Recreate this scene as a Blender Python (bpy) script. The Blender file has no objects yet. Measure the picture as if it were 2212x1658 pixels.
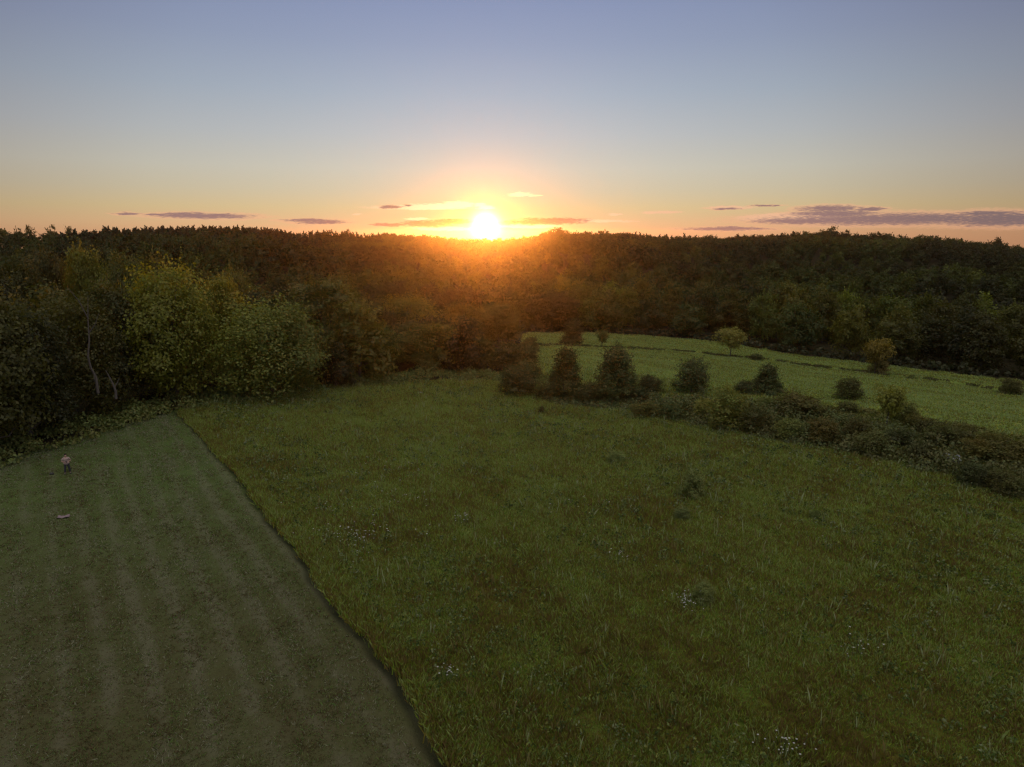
import bpy, bmesh, math, random
import numpy as np
from mathutils import Vector, Matrix, Quaternion

S = bpy.context.scene
COL = S.collection
R = math.radians
random.seed(7)
RNG = np.random.default_rng(11)

# ------------------------------------------------------------------ camera
PITCH = R(12.4); FPX = 1473.0; CAMZ = 20.0
cd = bpy.data.cameras.new('camera'); cam = bpy.data.objects.new('camera', cd); COL.objects.link(cam); S.camera = cam
cd.sensor_width = 36; cd.lens = 36 * FPX / 2212; cd.clip_start = 0.5; cd.clip_end = 60000
cam.location = (0, 0, CAMZ); cam.rotation_euler = (R(90) - PITCH, 0, 0)

def pdir(U, V):
    x = (U - 1106) / FPX; y = (V - 829) / FPX
    return (x, math.cos(PITCH) - y * math.sin(PITCH), -math.sin(PITCH) - y * math.cos(PITCH))
def azel(U, V):
    d = pdir(U, V); return math.degrees(math.atan2(d[0], d[1])), math.degrees(math.atan2(d[2], math.hypot(d[0], d[1])))

S.view_settings.view_transform = 'Standard'; S.view_settings.look = 'None'
S.view_settings.exposure = 0.0; S.view_settings.gamma = 1
S.render.engine = 'CYCLES'
S.cycles.use_denoising = True; S.cycles.denoiser = 'OPENIMAGEDENOISE'; S.cycles.denoising_input_passes = 'RGB_ALBEDO_NORMAL'; S.cycles.denoising_prefilter = 'NONE'; S.cycles.pixel_filter_type = 'BLACKMAN_HARRIS'; S.cycles.filter_width = 1.35; S.cycles.use_adaptive_sampling = False
S.cycles.max_bounces = 6; S.cycles.diffuse_bounces = 3; S.cycles.transmission_bounces = 3; S.cycles.transparent_max_bounces = 4
S.cycles.volume_bounces = 0; S.cycles.sample_clamp_indirect = 4

SUN_AZ, SUN_EL = azel(1049, 490)

# ------------------------------------------------------------------ node helpers
def srgb(c):
    return tuple(((v / 255) / 12.92 if v / 255 <= 0.04045 else ((v / 255 + .055) / 1.055) ** 2.4) for v in c) + (1,)
class NT:
    def __init__(s, nt): s.nt = nt
    def n(s, t, **kw):
        nd = s.nt.nodes.new(t)
        for k, v in kw.items(): setattr(nd, k, v)
        return nd
    def put(s, sock, v):
        if hasattr(v, 'is_linked') or hasattr(v, 'links'): s.nt.links.new(v, sock)
        else: sock.default_value = v
    def math(s, op, a, b=None, c=None, clamp=False):
        nd = s.n('ShaderNodeMath', operation=op, use_clamp=clamp); s.put(nd.inputs[0], a)
        if b is not None: s.put(nd.inputs[1], b)
        if c is not None: s.put(nd.inputs[2], c)
        return nd.outputs[0]
    def vec(s, op, a, b=None, c=None):
        nd = s.n('ShaderNodeVectorMath', operation=op); s.put(nd.inputs[0], a)
        if b is not None: s.put(nd.inputs[1], b)
        if c is not None: s.put(nd.inputs[2], c)
        return nd.outputs['Value'] if op in ('DOT_PRODUCT', 'LENGTH') else nd.outputs[0]
    def mix(s, f, a, b, bt='MIX'):
        nd = s.n('ShaderNodeMix', data_type='RGBA', blend_type=bt); s.put(nd.inputs[0], f); s.put(nd.inputs[6], a); s.put(nd.inputs[7], b)
        return nd.outputs[2]
    def smooth(s, v, a, b, lo=0., hi=1.):
        nd = s.n('ShaderNodeMapRange', interpolation_type='SMOOTHSTEP'); s.put(nd.inputs[0], v)
        for i, q in enumerate((a, b, lo, hi)): nd.inputs[i + 1].default_value = q
        return nd.outputs[0]
    def ramp(s, v, stops, interp='LINEAR'):
        nd = s.n('ShaderNodeValToRGB'); cr = nd.color_ramp; cr.interpolation = interp
        while len(cr.elements) < len(stops): cr.elements.new(.5)
        for e, (p, c) in zip(cr.elements, stops): e.position = p
        for e, (p, c) in zip(cr.elements, stops): e.color = c
        s.put(nd.inputs[0], v); return nd.outputs[0]
    def noise(s, v, scale, detail=3., rough=.55, dist=0., out='Fac'):
        nd = s.n('ShaderNodeTexNoise'); s.put(nd.inputs['Vector'], v)
        nd.inputs['Scale'].default_value = scale; nd.inputs['Detail'].default_value = detail
        nd.inputs['Roughness'].default_value = rough; nd.inputs['Distortion'].default_value = dist
        return nd.outputs[out]

# ------------------------------------------------------------------ world: clear sunset sky with low streak clouds
world = bpy.data.worlds.new('World'); S.world = world; world.use_nodes = True
W = NT(world.node_tree); W.nt.nodes.clear()
tc = W.n('ShaderNodeTexCoord'); D = tc.outputs['Generated']
sp = W.n('ShaderNodeSeparateXYZ'); W.put(sp.inputs[0], D)
dx, dy, dz = sp.outputs
el = W.math('MULTIPLY', W.math('ARCSINE', dz), 57.29578)
az = W.math('MULTIPLY', W.math('ARCTAN2', dx, dy), 57.29578)
EM = 60.0
stops = [(-2, (216, 156, 112)), (0.0, (222, 172, 128)), (0.9, (224, 184, 138)), (2.0, (216, 192, 146)), (3.4, (206, 194, 166)), (5.0, (200, 196, 181)),
         (7.5, (184, 188, 190)), (10.5, (166, 177, 191)), (14, (149, 161, 187)), (18, (134, 147, 183)), (26, (150, 160, 190)), (40, (205, 205, 208)), (58, (226, 222, 216))]  # top stops lie out of view, brightened for ambient fill
skyc = W.ramp(W.math('DIVIDE', W.math('ADD', el, 2.0), EM), [((e + 2) / EM, srgb(c)) for e, c in stops])
sund = Vector((math.sin(R(SUN_AZ)) * math.cos(R(SUN_EL)), math.cos(R(SUN_AZ)) * math.cos(R(SUN_EL)), math.sin(R(SUN_EL))))
cosang = W.vec('DOT_PRODUCT', D, tuple(sund))
ang = W.math('MULTIPLY', W.math('ARCCOSINE', W.math('MINIMUM', cosang, 1.0)), 57.29578)
fall = W.ramp(W.math('DIVIDE', ang, 180), [(0, (1.12,) * 3 + (1,)), (12 / 180, (1.04,) * 3 + (1,)), (25 / 180, (.90,) * 3 + (1,)), (36 / 180, (.70, .68, .69, 1)),
                                       (46 / 180, (.52, .50, .53, 1)), (62 / 180, (1.1, 1.04, .98, 1)), (90 / 180, (1.55, 1.48, 1.38, 1)), (1, (1.5, 1.42, 1.34, 1))])  # boost overhead and behind the camera is added fill light
sky = W.mix(1.0, skyc, fall, 'MULTIPLY')
# aureole round the sun: an inner yellow glow, a wide peach one
def glow(width, col, power=1.0):
    g = W.math('POWER', 2.71828, W.math('MULTIPLY', W.math('POWER', W.math('DIVIDE', ang, width), power), -1))
    return W.mix(1.0, (0, 0, 0, 1), W.mix(g, (0, 0, 0, 1), col), 'ADD')
g1 = glow(7.0, (.17, .085, .045, 1), 1.4)
g2 = glow(2.3, (.55, .38, .0, 1), 2.2)
g3 = glow(.72, (8, 6.5, 3.6, 1), 1.5)
# clouds: every streak sits at its own azimuth and elevation
cv = W.n('ShaderNodeCombineXYZ'); W.put(cv.inputs[0], az); W.put(cv.inputs[1], el)
nv = W.vec('MULTIPLY', cv.outputs[0], (.8, 4.5, 1))
wn = W.noise(nv, 1.0, 4, .6, 0, 'Color')
warp = W.vec('MULTIPLY', W.vec('SUBTRACT', wn, (.5, .5, .5)), (2.0, .34, 0))
P = W.vec('ADD', cv.outputs[0], warp)
dark = [(442, 467, 96, 6), (400, 465, 60, 5), (274, 462, 24, 2.6), (338, 464, 26, 2.4), (672, 477, 60, 3.4), (700, 481, 52, 3.4), (842, 448, 24, 3.4), (880, 445, 8, 2), (842, 486, 40, 3.6), (925, 484, 62, 7), (975, 479, 46, 5),
        (1140, 481, 60, 5), (1195, 478, 78, 7), (1925, 474, 300, 12), (1740, 478, 112, 7), (1790, 451, 62, 6.5), (1800, 462, 90, 7), (1880, 452, 34, 3), (2134, 461, 62, 4), (2160, 474, 150, 15),
        (1567, 451, 30, 2), (1658, 445, 30, 1.4), (1570, 495, 88, 4.2)]
lite = [(900, 449, 88, 4), (945, 446, 60, 5), (990, 442, 32, 6), (1036, 443, 11, 4), (1050, 449, 17, 4), (1122, 421, 21, 4.2), (1157, 423, 13, 2.5),
        (960, 494, 60, 4), (1135, 489, 60, 4), (1428, 459, 38, 3), (768, 464, 12, 2), (1330, 464, 16, 2), (900, 474, 20, 3), (1300, 478, 60, 3), (1700, 470, 90, 8), (1570, 449, 46, 3)]
def field(lst, sx=1.3, sy=1.3):
    acc = None
    for (u, v, hw, hh) in lst:
        a0, e0 = azel(u, v); a1, _ = azel(u + hw, v); _, e1 = azel(u, v - hh)
        w = (a1 - a0) * sx; h = (e1 - e0) * sy
        q = W.vec('MULTIPLY_ADD', P, (1 / w, 1 / h, 0), (-a0 / w, -e0 / h, 0))
        dd = W.vec('DOT_PRODUCT', q, q)
        acc = dd if acc is None else W.math('MINIMUM', acc, dd)
    return W.math('SUBTRACT', 1.0, acc)
fine = W.math('MULTIPLY', W.math('SUBTRACT', W.noise(W.vec('MULTIPLY', cv.outputs[0], (1.5, 12, 1)), 1.6, 5, .6), .5), 2.3)
fd = W.math('ADD', field(dark), fine)
fl = W.math('ADD', field(lite), fine)
md = W.smooth(fd, .0, .9); edge = W.smooth(fd, -.9, .25)
ml = W.smooth(fl, -.25, .6)
nearsun = W.math('POWER', 2.71828, W.math('MULTIPLY', W.math('POWER', W.math('DIVIDE', ang, 8.0), 2), -1))
darkcol = W.mix(nearsun, srgb((134, 108, 112)), srgb((176, 104, 74)))
darkcol = W.mix(W.smooth(ang, 24, 38), darkcol, srgb((108, 96, 104)))
litecol = W.mix(nearsun, srgb((236, 186, 150)), (1.5, 1.15, .68, 1))
edgecol = W.mix(nearsun, srgb((238, 176, 140)), (1.0, .70, .33, 1))
base = W.mix(1.0, sky, g1, 'ADD')
base = W.mix(W.math('MULTIPLY', edge, .5), base, edgecol)
base = W.mix(W.math('MULTIPLY', ml, .85), base, litecol)
base = W.mix(W.math('MULTIPLY', md, .88), base, darkcol)
base = W.mix(W.math('SUBTRACT', 1.0, W.math('MULTIPLY', md, .75)), base, W.mix(1.0, base, g2, 'ADD'))
base = W.mix(1.0, base, g3, 'ADD')
bg = W.n('ShaderNodeBackground'); W.put(bg.inputs[0], base); bg.inputs[1].default_value = 1.0
nish = W.n('ShaderNodeTexSky', sky_type='NISHITA', sun_disc=False); nish.sun_elevation = R(max(SUN_EL, .6)); nish.sun_rotation = R(SUN_AZ)
bg2 = W.n('ShaderNodeBackground'); W.put(bg2.inputs[0], nish.outputs[0]); bg2.inputs[1].default_value = 0.001
ad = W.n('ShaderNodeAddShader'); W.put(ad.inputs[0], bg.outputs[0]); W.put(ad.inputs[1], bg2.outputs[0])
wo = W.n('ShaderNodeOutputWorld'); W.put(wo.inputs[0], ad.outputs[0])
world.cycles.sampling_method = 'MANUAL'; world.cycles.sample_map_resolution = 1024

sl = bpy.data.lights.new('sun', 'SUN'); sun = bpy.data.objects.new('sun', sl); COL.objects.link(sun)
sl.energy = 3.9; sl.angle = R(.5); sl.color = (1.0, .36, .06)
sun.rotation_euler = (-sund).to_track_quat('-Z', 'Y').to_euler(); sun.location = (0, 200, 200)

# ------------------------------------------------------------------ tagging
def tag(o, label=None, cat=None, group=None, kind=None):
    if label: o['label'] = label
    if cat: o['category'] = cat
    if group: o['group'] = group
    if kind: o['kind'] = kind
    return o
def empty(name, loc, rz=0., sc=(1, 1, 1)):
    o = bpy.data.objects.new(name, None); COL.objects.link(o); o.location = loc; o.rotation_euler = (0, 0, rz); o.scale = sc
    o.empty_display_size = .3; return o
def link(name, me, parent=None):
    o = bpy.data.objects.new(name, me); COL.objects.link(o); o.parent = parent; return o
def npmesh(name, verts, faces, mat=None, smooth=False):
    """faces: (n,k) int array of k-gons"""
    me = bpy.data.meshes.new(name); verts = np.asarray(verts, dtype=np.float32); faces = np.asarray(faces, dtype=np.int32)
    n, k = faces.shape
    me.vertices.add(len(verts)); me.vertices.foreach_set('co', verts.ravel())
    me.loops.add(n * k); me.loops.foreach_set('vertex_index', faces.ravel())
    me.polygons.add(n); me.polygons.foreach_set('loop_start', np.arange(n, dtype=np.int32) * k)
    me.update(calc_edges=True)
    if smooth: me.polygons.foreach_set('use_smooth', np.ones(n, dtype=bool))
    if mat: me.materials.append(mat)
    me.validate(); return me

# ------------------------------------------------------------------ materials
def new_mat(name):
    m = bpy.data.materials.new(name); m.use_nodes = True; m.node_tree.nodes.clear(); return m, NT(m.node_tree)
def finish(T, sh):
    o = T.n('ShaderNodeOutputMaterial'); T.put(o.inputs['Surface'], sh)
def leaf_mat(name, c_dark, c_mid, c_warm, transl=.35, warm_amt=.35, spec=.25, stands=True):
    m, T = new_mat(name)
    g = T.n('ShaderNodeNewGeometry'); oi = T.n('ShaderNodeObjectInfo')
    isl = g.outputs['Random Per Island']; pos = g.outputs['Position']
    n1 = T.noise(pos, .45, 3, .6)
    f = T.math('ADD', T.math('MULTIPLY', isl, .55), T.math('MULTIPLY', n1, .6), None, True)
    c = T.mix(f, c_dark, c_mid)
    w = T.smooth(T.math('ADD', T.math('MULTIPLY', T.math('FRACT', T.math('MULTIPLY', isl, 17.3)), .5), T.noise(pos, .22, 2), None), .62, .95)
    c = T.mix(T.math('MULTIPLY', w, warm_amt), c, c_warm)
    rnd = T.ramp(oi.outputs['Random'], [(0, (.55, .6, .62, 1)), (.3, (1.0, 1.02, .9, 1)), (.55, (.75, .76, .68, 1)), (.8, (1.35, 1.32, 1.0, 1)), (1, (.95, .82, .66, 1))])
    c = T.mix(1.0, c, rnd, 'MULTIPLY')
    stand = T.ramp(T.noise(T.vec('MULTIPLY', pos, (1, 1, 0)), .014, 2, .5), [(.30, (.50, .50, .55, 1)), (.45, (.85, .85, .85, 1)), (.58, (1.35, 1.4, 1.1, 1)), (.72, (1.7, 1.7, 1.2, 1))])   # stands of different species
    c = T.mix(1.0, c, stand, 'MULTIPLY') if stands else c
    c = T.mix(1.0, c, oi.outputs['Color'], 'MULTIPLY')
    d = T.n('ShaderNodeBsdfDiffuse'); T.put(d.inputs[0], c)
    t = T.n('ShaderNodeBsdfTranslucent'); T.put(t.inputs[0], T.mix(1.0, c, (1.5, 1.35, .6, 1), 'MULTIPLY'))
    mx = T.n('ShaderNodeMixShader'); mx.inputs[0].default_value = transl; T.put(mx.inputs[1], d.outputs[0]); T.put(mx.inputs[2], t.outputs[0])
    gl = T.n('ShaderNodeBsdfGlossy'); gl.inputs['Roughness'].default_value = .55; gl.inputs[0].default_value = (.5, .5, .5, 1)
    m2 = T.n('ShaderNodeMixShader'); m2.inputs[0].default_value = spec * .12; T.put(m2.inputs[1], mx.outputs[0]); T.put(m2.inputs[2], gl.outputs[0])
    finish(T, m2.outputs[0]); return m
M_leaf = leaf_mat('foliage', (.022, .028, .011, 1), (.100, .110, .034, 1), (.12, .092, .034, 1), .35, .2)
M_pine = leaf_mat('pine_needles', (.014, .022, .012, 1), (.035, .05, .022, 1), (.06, .045, .02, 1), .15)
M_shrub = leaf_mat('shrub_foliage', (.032, .044, .018, 1), (.125, .150, .050, 1), (.14, .085, .034, 1), .25, .35, .25, False)
def wood_mat(name, a, b):
    m, T = new_mat(name); tcx = T.n('ShaderNodeTexCoord')
    n1 = T.noise(T.vec('MULTIPLY', tcx.outputs['Object'], (6, 6, 1.2)), 2.0, 4)
    p = T.n('ShaderNodeBsdfPrincipled'); T.put(p.inputs['Base Color'], T.mix(n1, a, b)); p.inputs['Roughness'].default_value = .9
    finish(T, p.outputs[0]); return m
M_bark = wood_mat('bark', (.03, .024, .018, 1), (.09, .075, .06, 1))
M_dead = wood_mat('bleached_dead_wood', (.03, .024, .021, 1), (.075, .062, .054, 1))
def plain(name, c, rough=.8, var=.25, scale=8.):
    m, T = new_mat(name); tcx = T.n('ShaderNodeTexCoord')
    n1 = T.noise(tcx.outputs['Object'], scale, 3)
    c2 = tuple(v * (1 - var) for v in c[:3]) + (1,)
    p = T.n('ShaderNodeBsdfPrincipled'); T.put(p.inputs['Base Color'], T.mix(n1, c2, c)); p.inputs['Roughness'].default_value = rough
    finish(T, p.outputs[0]); return m

# grass blades: colour varies in patches across the field and from blade to blade
def grass_mat(name, stops, transl=.35, scale=.16, bright=1.0, rows=False):
    m, T = new_mat(name); g = T.n('ShaderNodeNewGeometry'); pos = g.outputs['Position']; isl = g.outputs['Random Per Island']
    if rows:   # cut in long passes parallel to the hedgerow
        cxx = T.n('ShaderNodeCombineXYZ'); T.put(cxx.inputs[0], T.math('MULTIPLY', T.vec('DOT_PRODUCT', pos, (.67, .742, 0)), 1.6)); T.put(cxx.inputs[1], T.math('MULTIPLY', T.vec('DOT_PRODUCT', pos, (.742, -.67, 0)), .22)); pos = cxx.outputs[0]
    n1 = T.noise(pos, scale, 5, .65, .6); n2 = T.noise(T.vec('ADD', pos, (37, 11, 0)), scale * 6, 3, .6)
    f = T.math('ADD', T.math('ADD', T.math('MULTIPLY', n1, .95), T.math('MULTIPLY', n2, .35)), T.math('MULTIPLY', T.math('SUBTRACT', isl, .5), .62))
    sy = T.n('ShaderNodeSeparateXYZ'); T.put(sy.inputs[0], g.outputs['Position']); f = T.math('ADD', f, T.smooth(sy.outputs[1], 22, 70, -.06, .07))
    f = T.math('SUBTRACT', T.math('MULTIPLY', f, 3.1), 1.5, None, True)
    c = T.ramp(f, [(p, tuple(v * bright for v in cc) + (1,)) for p, cc in stops])
    d = T.n('ShaderNodeBsdfDiffuse'); T.put(d.inputs[0], c)
    t = T.n('ShaderNodeBsdfTranslucent'); T.put(t.inputs[0], T.mix(1.0, c, (1.3, 1.4, .7, 1), 'MULTIPLY'))
    mx = T.n('ShaderNodeMixShader'); mx.inputs[0].default_value = transl; T.put(mx.inputs[1], d.outputs[0]); T.put(mx.inputs[2], t.outputs[0])
    finish(T, mx.outputs[0]); return m
MEAD = [(0, (.120, .085, .034)), (.2, (.150, .115, .026)), (.4, (.135, .140, .022)), (.58, (.100, .165, .024)), (.78, (.180, .215, .030)), (1, (.20, .24, .08))]
FARM = [(0, (.125, .110, .036)), (.25, (.150, .175, .040)), (.5, (.155, .225, .046)), (.75, (.25, .26, .05)), (.9, (.33, .27, .07)), (1, (.22, .27, .12))]
M_mead = grass_mat('meadow_grass', MEAD, .35, .16, 1.12)
M_far = grass_mat('far_meadow_grass', FARM, .3, .13, .95, True)

# ------------------------------------------------------------------ terrain
def sm(x, a, b):
    t = np.clip((x - a) / (b - a), 0, 1); return t * t * (3 - 2 * t)
SKY = [(-400, 492), (0, 490), (60, 497), (130, 500), (200, 491), (350, 489), (500, 487), (600, 491), (650, 500), (700, 495), (790, 503), (900, 505), (1000, 512), (1080, 513), (1140, 508), (1200, 495),
       (1280, 499), (1370, 503), (1450, 508), (1530, 508), (1620, 508), (1700, 503), (1780, 494), (1880, 500), (1960, 505), (2060, 508), (2130, 517), (2212, 526), (2700, 545)]
_a = [azel(u, v) for u, v in SKY]; SKA = [-180, -60] + [q[0] for q in _a] + [60, 180]; SKE = [-.3, -.3] + [q[1] for q in _a] + [-.4, -.4]
RA = [-180, -60, -37, -25, -15, -8, -2, 1, 3.5, 8, 15, 22, 30, 37, 60, 180]; RR = [520, 560, 580, 610, 680, 830, 950, 900, 760, 740, 770, 730, 670, 630, 560, 520]
def hedge_s(x, y): return .67 * (x - 4.3) + .742 * (y - 82.6)
TREEH = 13.5
def height(x, y):
    x = np.asarray(x, float); y = np.asarray(y, float)
    r = np.hypot(x, y); a = np.degrees(np.arctan2(x, y)); s = hedge_s(x, y)
    far = np.clip((r - 60) / 60, 0, 1)
    base = -5.5 * sm(s, 2, 100) - 19 * sm(s, 100, 200)
    base = base - 17 * sm(r, 112, 190) * (1 - sm(s, 20, 90)) * sm(y, 60, 110) * (1 - sm(a, -5, 0.2))
    Rg = np.interp(a, RA, RR); e = np.interp(a, SKA, SKE)
    zr = CAMZ + Rg * np.tan(np.radians(e)) - TREEH
    rv = Rg * .44
    t = np.clip((r - rv) / (Rg - rv), 0, 1)
    St = t ** 1.15 * (1 - .12 * np.sin(np.pi * t))
    und = 6.5 * np.sin(x * .021 + 1.3 + .8 * np.sin(y * .011)) * np.sin(y * .017 + x * .006) + 3.0 * np.sin(x * .05 + y * .012) + 1.2 * np.sin(y * .06 - x * .03)
    spur = 17 * np.sin(np.radians(a) * 6 + r * .024 + 2.2) * np.sin(np.pi * t) ** .9 + 7 * np.exp(-((r - Rg * .42) / 38.) ** 2) * sm(a, 0, 6)
    z = base * (1 - St) + zr * St + spur + und * sm(r, 180, 300) * (1 - sm(t, .75, 1.0))
    lim = CAMZ + r * np.tan(np.radians(e)) - TREEH - 3 * (1 - sm(t, .85, 1))
    z = np.where(r > 200, np.minimum(z, lim), z)
    z = np.where(r > Rg, zr - .045 * (r - Rg), z)
    z = np.maximum(z, -55)
    z = z + (.35 * np.sin(x * .07 + 1) * np.sin(y * .06) + .12 * np.sin(x * .31 + y * .12) * np.sin(y * .27 - x * .1)) * (1 - sm(r, 150, 260))
    z = z + .25 * sm(s, -6, -1) * (1 - sm(s, 14, 24)) # hedge bank
    return z
def H(x, y): return float(height(x, y))
def on_az(U, r):
    """ground point at the bearing of picture column U, r metres away"""
    a, _ = azel(U, 700); a = R(a); return r * math.sin(a), r * math.cos(a)
def gpt(U, V):
    d = pdir(U, V); n = math.hypot(d[0], d[1]); r = 10.
    while r < 1500:
        x, y = d[0] / n * r, d[1] / n * r
        if CAMZ + d[2] / n * r < H(x, y): return x, y
        r += .15
    return x, y

# boundary between mown and unmown ground
BND = [(-39, 76.5), (-36.2, 72.8), (-26.7, 60.0), (-19.4, 49.3), (-14.1, 41.4), (-10.1, 35.0), (-7.1, 30.5), (-4.7, 27.0), (-2.6, 22.8), (3.5, 12), (14, -10), (40, -70)]
_by = [p[1] for p in BND][::-1]; _bx = [p[0] for p in BND][::-1]
def bx(y): return np.interp(y, _by, _bx) + .10 * np.sin(np.asarray(y) * .5) + .07 * np.sin(np.asarray(y) * 2.3 + 1) + .09 * np.sin(np.asarray(y) * 1.13 + 2 * np.sin(np.asarray(y) * .37))
def mown(x, y): return np.clip((bx(y) - x) / .5 + .5, 0, 1)
EDGE = [(-75, -60), (-62, 20), (-53, 45), (-46.5, 57.5), (-44, 63), (-41, 70), (-38, 76), (-33.5, 82), (-25, 87.5), (-16.2, 91.5), (-6.8, 92.5), (-1, 93)]
BK = [(1120, 720), (1200, 718), (1300, 720), (1420, 728), (1540, 738), (1620, 750), (1700, 765), (1800, 776), (1900, 787), (2000, 800), (2100, 812), (2212, 825), (2330, 842)]
_bk = [gpt(u, v) for u, v in BK]; BKA = [math.degrees(math.atan2(p[0], p[1])) for p in _bk] + [50, 70]; BKR = [math.hypot(*p) for p in _bk] + [128, 95]
def beyond(x, y):
    a = np.degrees(np.arctan2(x, y)); return np.hypot(x, y) - np.interp(a, BKA, BKR) - .8 * np.sin(a * 3.1) - .5 * np.sin(a * 8.3)
def wood(x, y):
    """1 inside woodland"""
    x = np.asarray(x, float); y = np.asarray(y, float)
    ex = [p[0] for p in EDGE]; ey = [p[1] for p in EDGE]
    top = np.interp(x, ex, ey)
    left = (x < -1) & (y > top)
    left |= x < -70
    cen = (y > 93) & (x < 1.0 + (y - 93) * .03)
    back = (beyond(x, y) > 0) & (y > 20) & (x > -1)
    return left | cen | back
az_l = np.concatenate([np.arange(-180, -56, 4), np.arange(-56, 56.1, .35), np.arange(60, 180, 4)])
rad = np.concatenate([[0.5, 4, 8, 12, 16], np.arange(18, 110, .5), 110 * 1.016 ** np.arange(0, 150), [1400, 1700, 2100, 2600]])
AA, RRR = np.meshgrid(np.radians(az_l), rad)
X = RRR * np.sin(AA); Y = RRR * np.cos(AA); Z = height(X, Y)
na, nr = len(az_l), len(rad)
idx = np.arange(na * nr).reshape(nr, na); nxt = np.roll(idx, -1, axis=1)
F = np.stack([idx[:-1], nxt[:-1], nxt[1:], idx[1:]], -1).reshape(-1, 4)[:, ::-1]
V = np.stack([X, Y, Z], -1).reshape(-1, 3)
V = np.vstack([V, [[0, 0, H(0, .1)]]])
m_gr, T = new_mat('ground')
def attr(T, n): a = T.n('ShaderNodeAttribute'); a.attribute_name = n; return a.outputs['Fac']
g = T.n('ShaderNodeNewGeometry'); pos = g.outputs['Position']
n1 = T.noise(pos, .16, 5, .65, .6); n2 = T.noise(pos, 1.1, 5, .7); n3 = T.noise(pos, 7, 3, .7)
f = T.math('SUBTRACT', T.math('MULTIPLY', T.math('ADD', T.math('MULTIPLY', n1, .6), T.math('ADD', T.math('MULTIPLY', n2, .35), T.math('MULTIPLY', n3, .3))), 1.7), .55, None, True)
c_me = T.ramp(f, [(p, tuple(v * .6 for v in c) + (1,)) for p, c in MEAD])
c_fa = T.ramp(f, [(p, tuple(v * .8 for v in c) + (1,)) for p, c in FARM])
# mower swaths run parallel to the boundary, curving gently
spx = T.n('ShaderNodeSeparateXYZ'); T.put(spx.inputs[0], pos)
rot = T.math('ADD', T.math('MULTIPLY', spx.outputs[0], .83), T.math('MULTIPLY', spx.outputs[1], .558))
rot = T.math('ADD', rot, T.math('MULTIPLY', T.noise(pos, .05, 2), 2.2))
stripe = T.math('POWER', T.math('ABSOLUTE', T.math('SINE', T.math('MULTIPLY', rot, 1.75))), 5)
st = T.smooth(T.math('ADD', T.math('MULTIPLY', stripe, T.smooth(T.noise(T.vec('MULTIPLY', pos, (1, 1, 1)), .07, 3, .6), .36, .62, .1, 1.15)), T.math('MULTIPLY', T.noise(pos, .35, 5, .65), 1.5)), .6, 1.5)
c_mo = T.mix(T.smooth(spx.outputs[1], 24, 62), T.mix(f, (.056, .044, .022, 1), (.062, .074, .027, 1)), T.mix(f, (.050, .064, .020, 1), (.070, .112, .030, 1)))
c_mo = T.mix(T.math('MULTIPLY', st, .40), c_mo, (.120, .112, .078, 1))
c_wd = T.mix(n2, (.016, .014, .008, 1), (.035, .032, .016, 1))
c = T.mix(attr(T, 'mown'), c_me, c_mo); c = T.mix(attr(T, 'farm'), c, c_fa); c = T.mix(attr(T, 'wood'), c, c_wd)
c = T.mix(T.math('MULTIPLY', attr(T, 'ditch'), .8, None, True), c, (.018, .020, .010, 1))  # this mask also darkens the shade strip painted along the mown edge
p = T.n('ShaderNodeBsdfPrincipled'); T.put(p.inputs['Base Color'], c); p.inputs['Roughness'].default_value = 1; p.inputs['Specular IOR Level'].default_value = .05
bp = T.n('ShaderNodeBump'); bp.inputs['Strength'].default_value = .8; bp.inputs['Distance'].default_value = .15; T.put(bp.inputs['Height'], T.math('ADD', n2, n3)); T.put(p.inputs['Normal'], bp.outputs[0])
finish(T, p.outputs[0])
DITCH = [(1080, 744), (1130, 746), (1300, 750), (1400, 755), (1500, 762), (1600, 772), (1700, 784), (1800, 797), (1900, 808), (2000, 820), (2100, 834), (2212, 850)]
DW = [gpt(u, v) for u, v in DITCH]
DW.append((DW[-1][0] * 2 - DW[-2][0], DW[-1][1] * 2 - DW[-2][1])); DWn = np.array(DW)
def ditch_d(x, y):
    P = np.stack([np.ravel(x), np.ravel(y)], -1); best = np.full(len(P), 1e9)
    for i in range(len(DWn) - 1):
        a, b = DWn[i], DWn[i + 1]; ab = b - a; t = np.clip(((P - a) @ ab) / (ab @ ab), 0, 1)
        best = np.minimum(best, np.hypot(*(P - a - t[:, None] * ab).T))
    return best
edge_shade = np.clip(1.3 - np.abs(V[:, 0] - bx(V[:, 1]) + .45) / .42, 0, 1) * (V[:, 1] < 76) * (V[:, 1] > 14)  # shade line of the tall-grass edge, put into the ground colour
V[:, 2] -= .12 * edge_shade  # shallow groove added beneath the painted edge shade
dd = ditch_d(V[:, 0], V[:, 1]); dmask = np.clip(1.3 - dd / 1.2, 0, 1) * (.7 + .3 * np.sin(V[:, 0] * .4))
V[:, 2] -= .5 * dmask
vv = [tuple(map(float, v)) for v in V]
fc = [tuple(map(int, q)) for q in F] + [(int(idx[0][(k + 1) % na]), int(idx[0][k]), len(vv) - 1) for k in range(na)]
me = bpy.data.meshes.new('ground'); me.from_pydata(vv, [], fc); me.update(); me.materials.append(m_gr)
me.polygons.foreach_set('use_smooth', np.ones(len(me.polygons), dtype=bool))
def addattr(me, n, arr): a = me.attributes.new(n, 'FLOAT', 'POINT'); a.data.foreach_set('value', np.asarray(arr, dtype=np.float32))
sA = hedge_s(V[:, 0], V[:, 1])
addattr(me, 'mown', mown(V[:, 0], V[:, 1])); addattr(me, 'farm', sm(sA, 4, 14)); addattr(me, 'wood', wood(V[:, 0], V[:, 1]).astype(float)); addattr(me, 'ditch', np.maximum(dmask, edge_shade * (.95 + .2 * np.sin(V[:, 1] * 1.7 + 2 * np.sin(V[:, 1] * .6)))))  # 'ditch' holds the real dmask plus the painted shade at the mown edge
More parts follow.
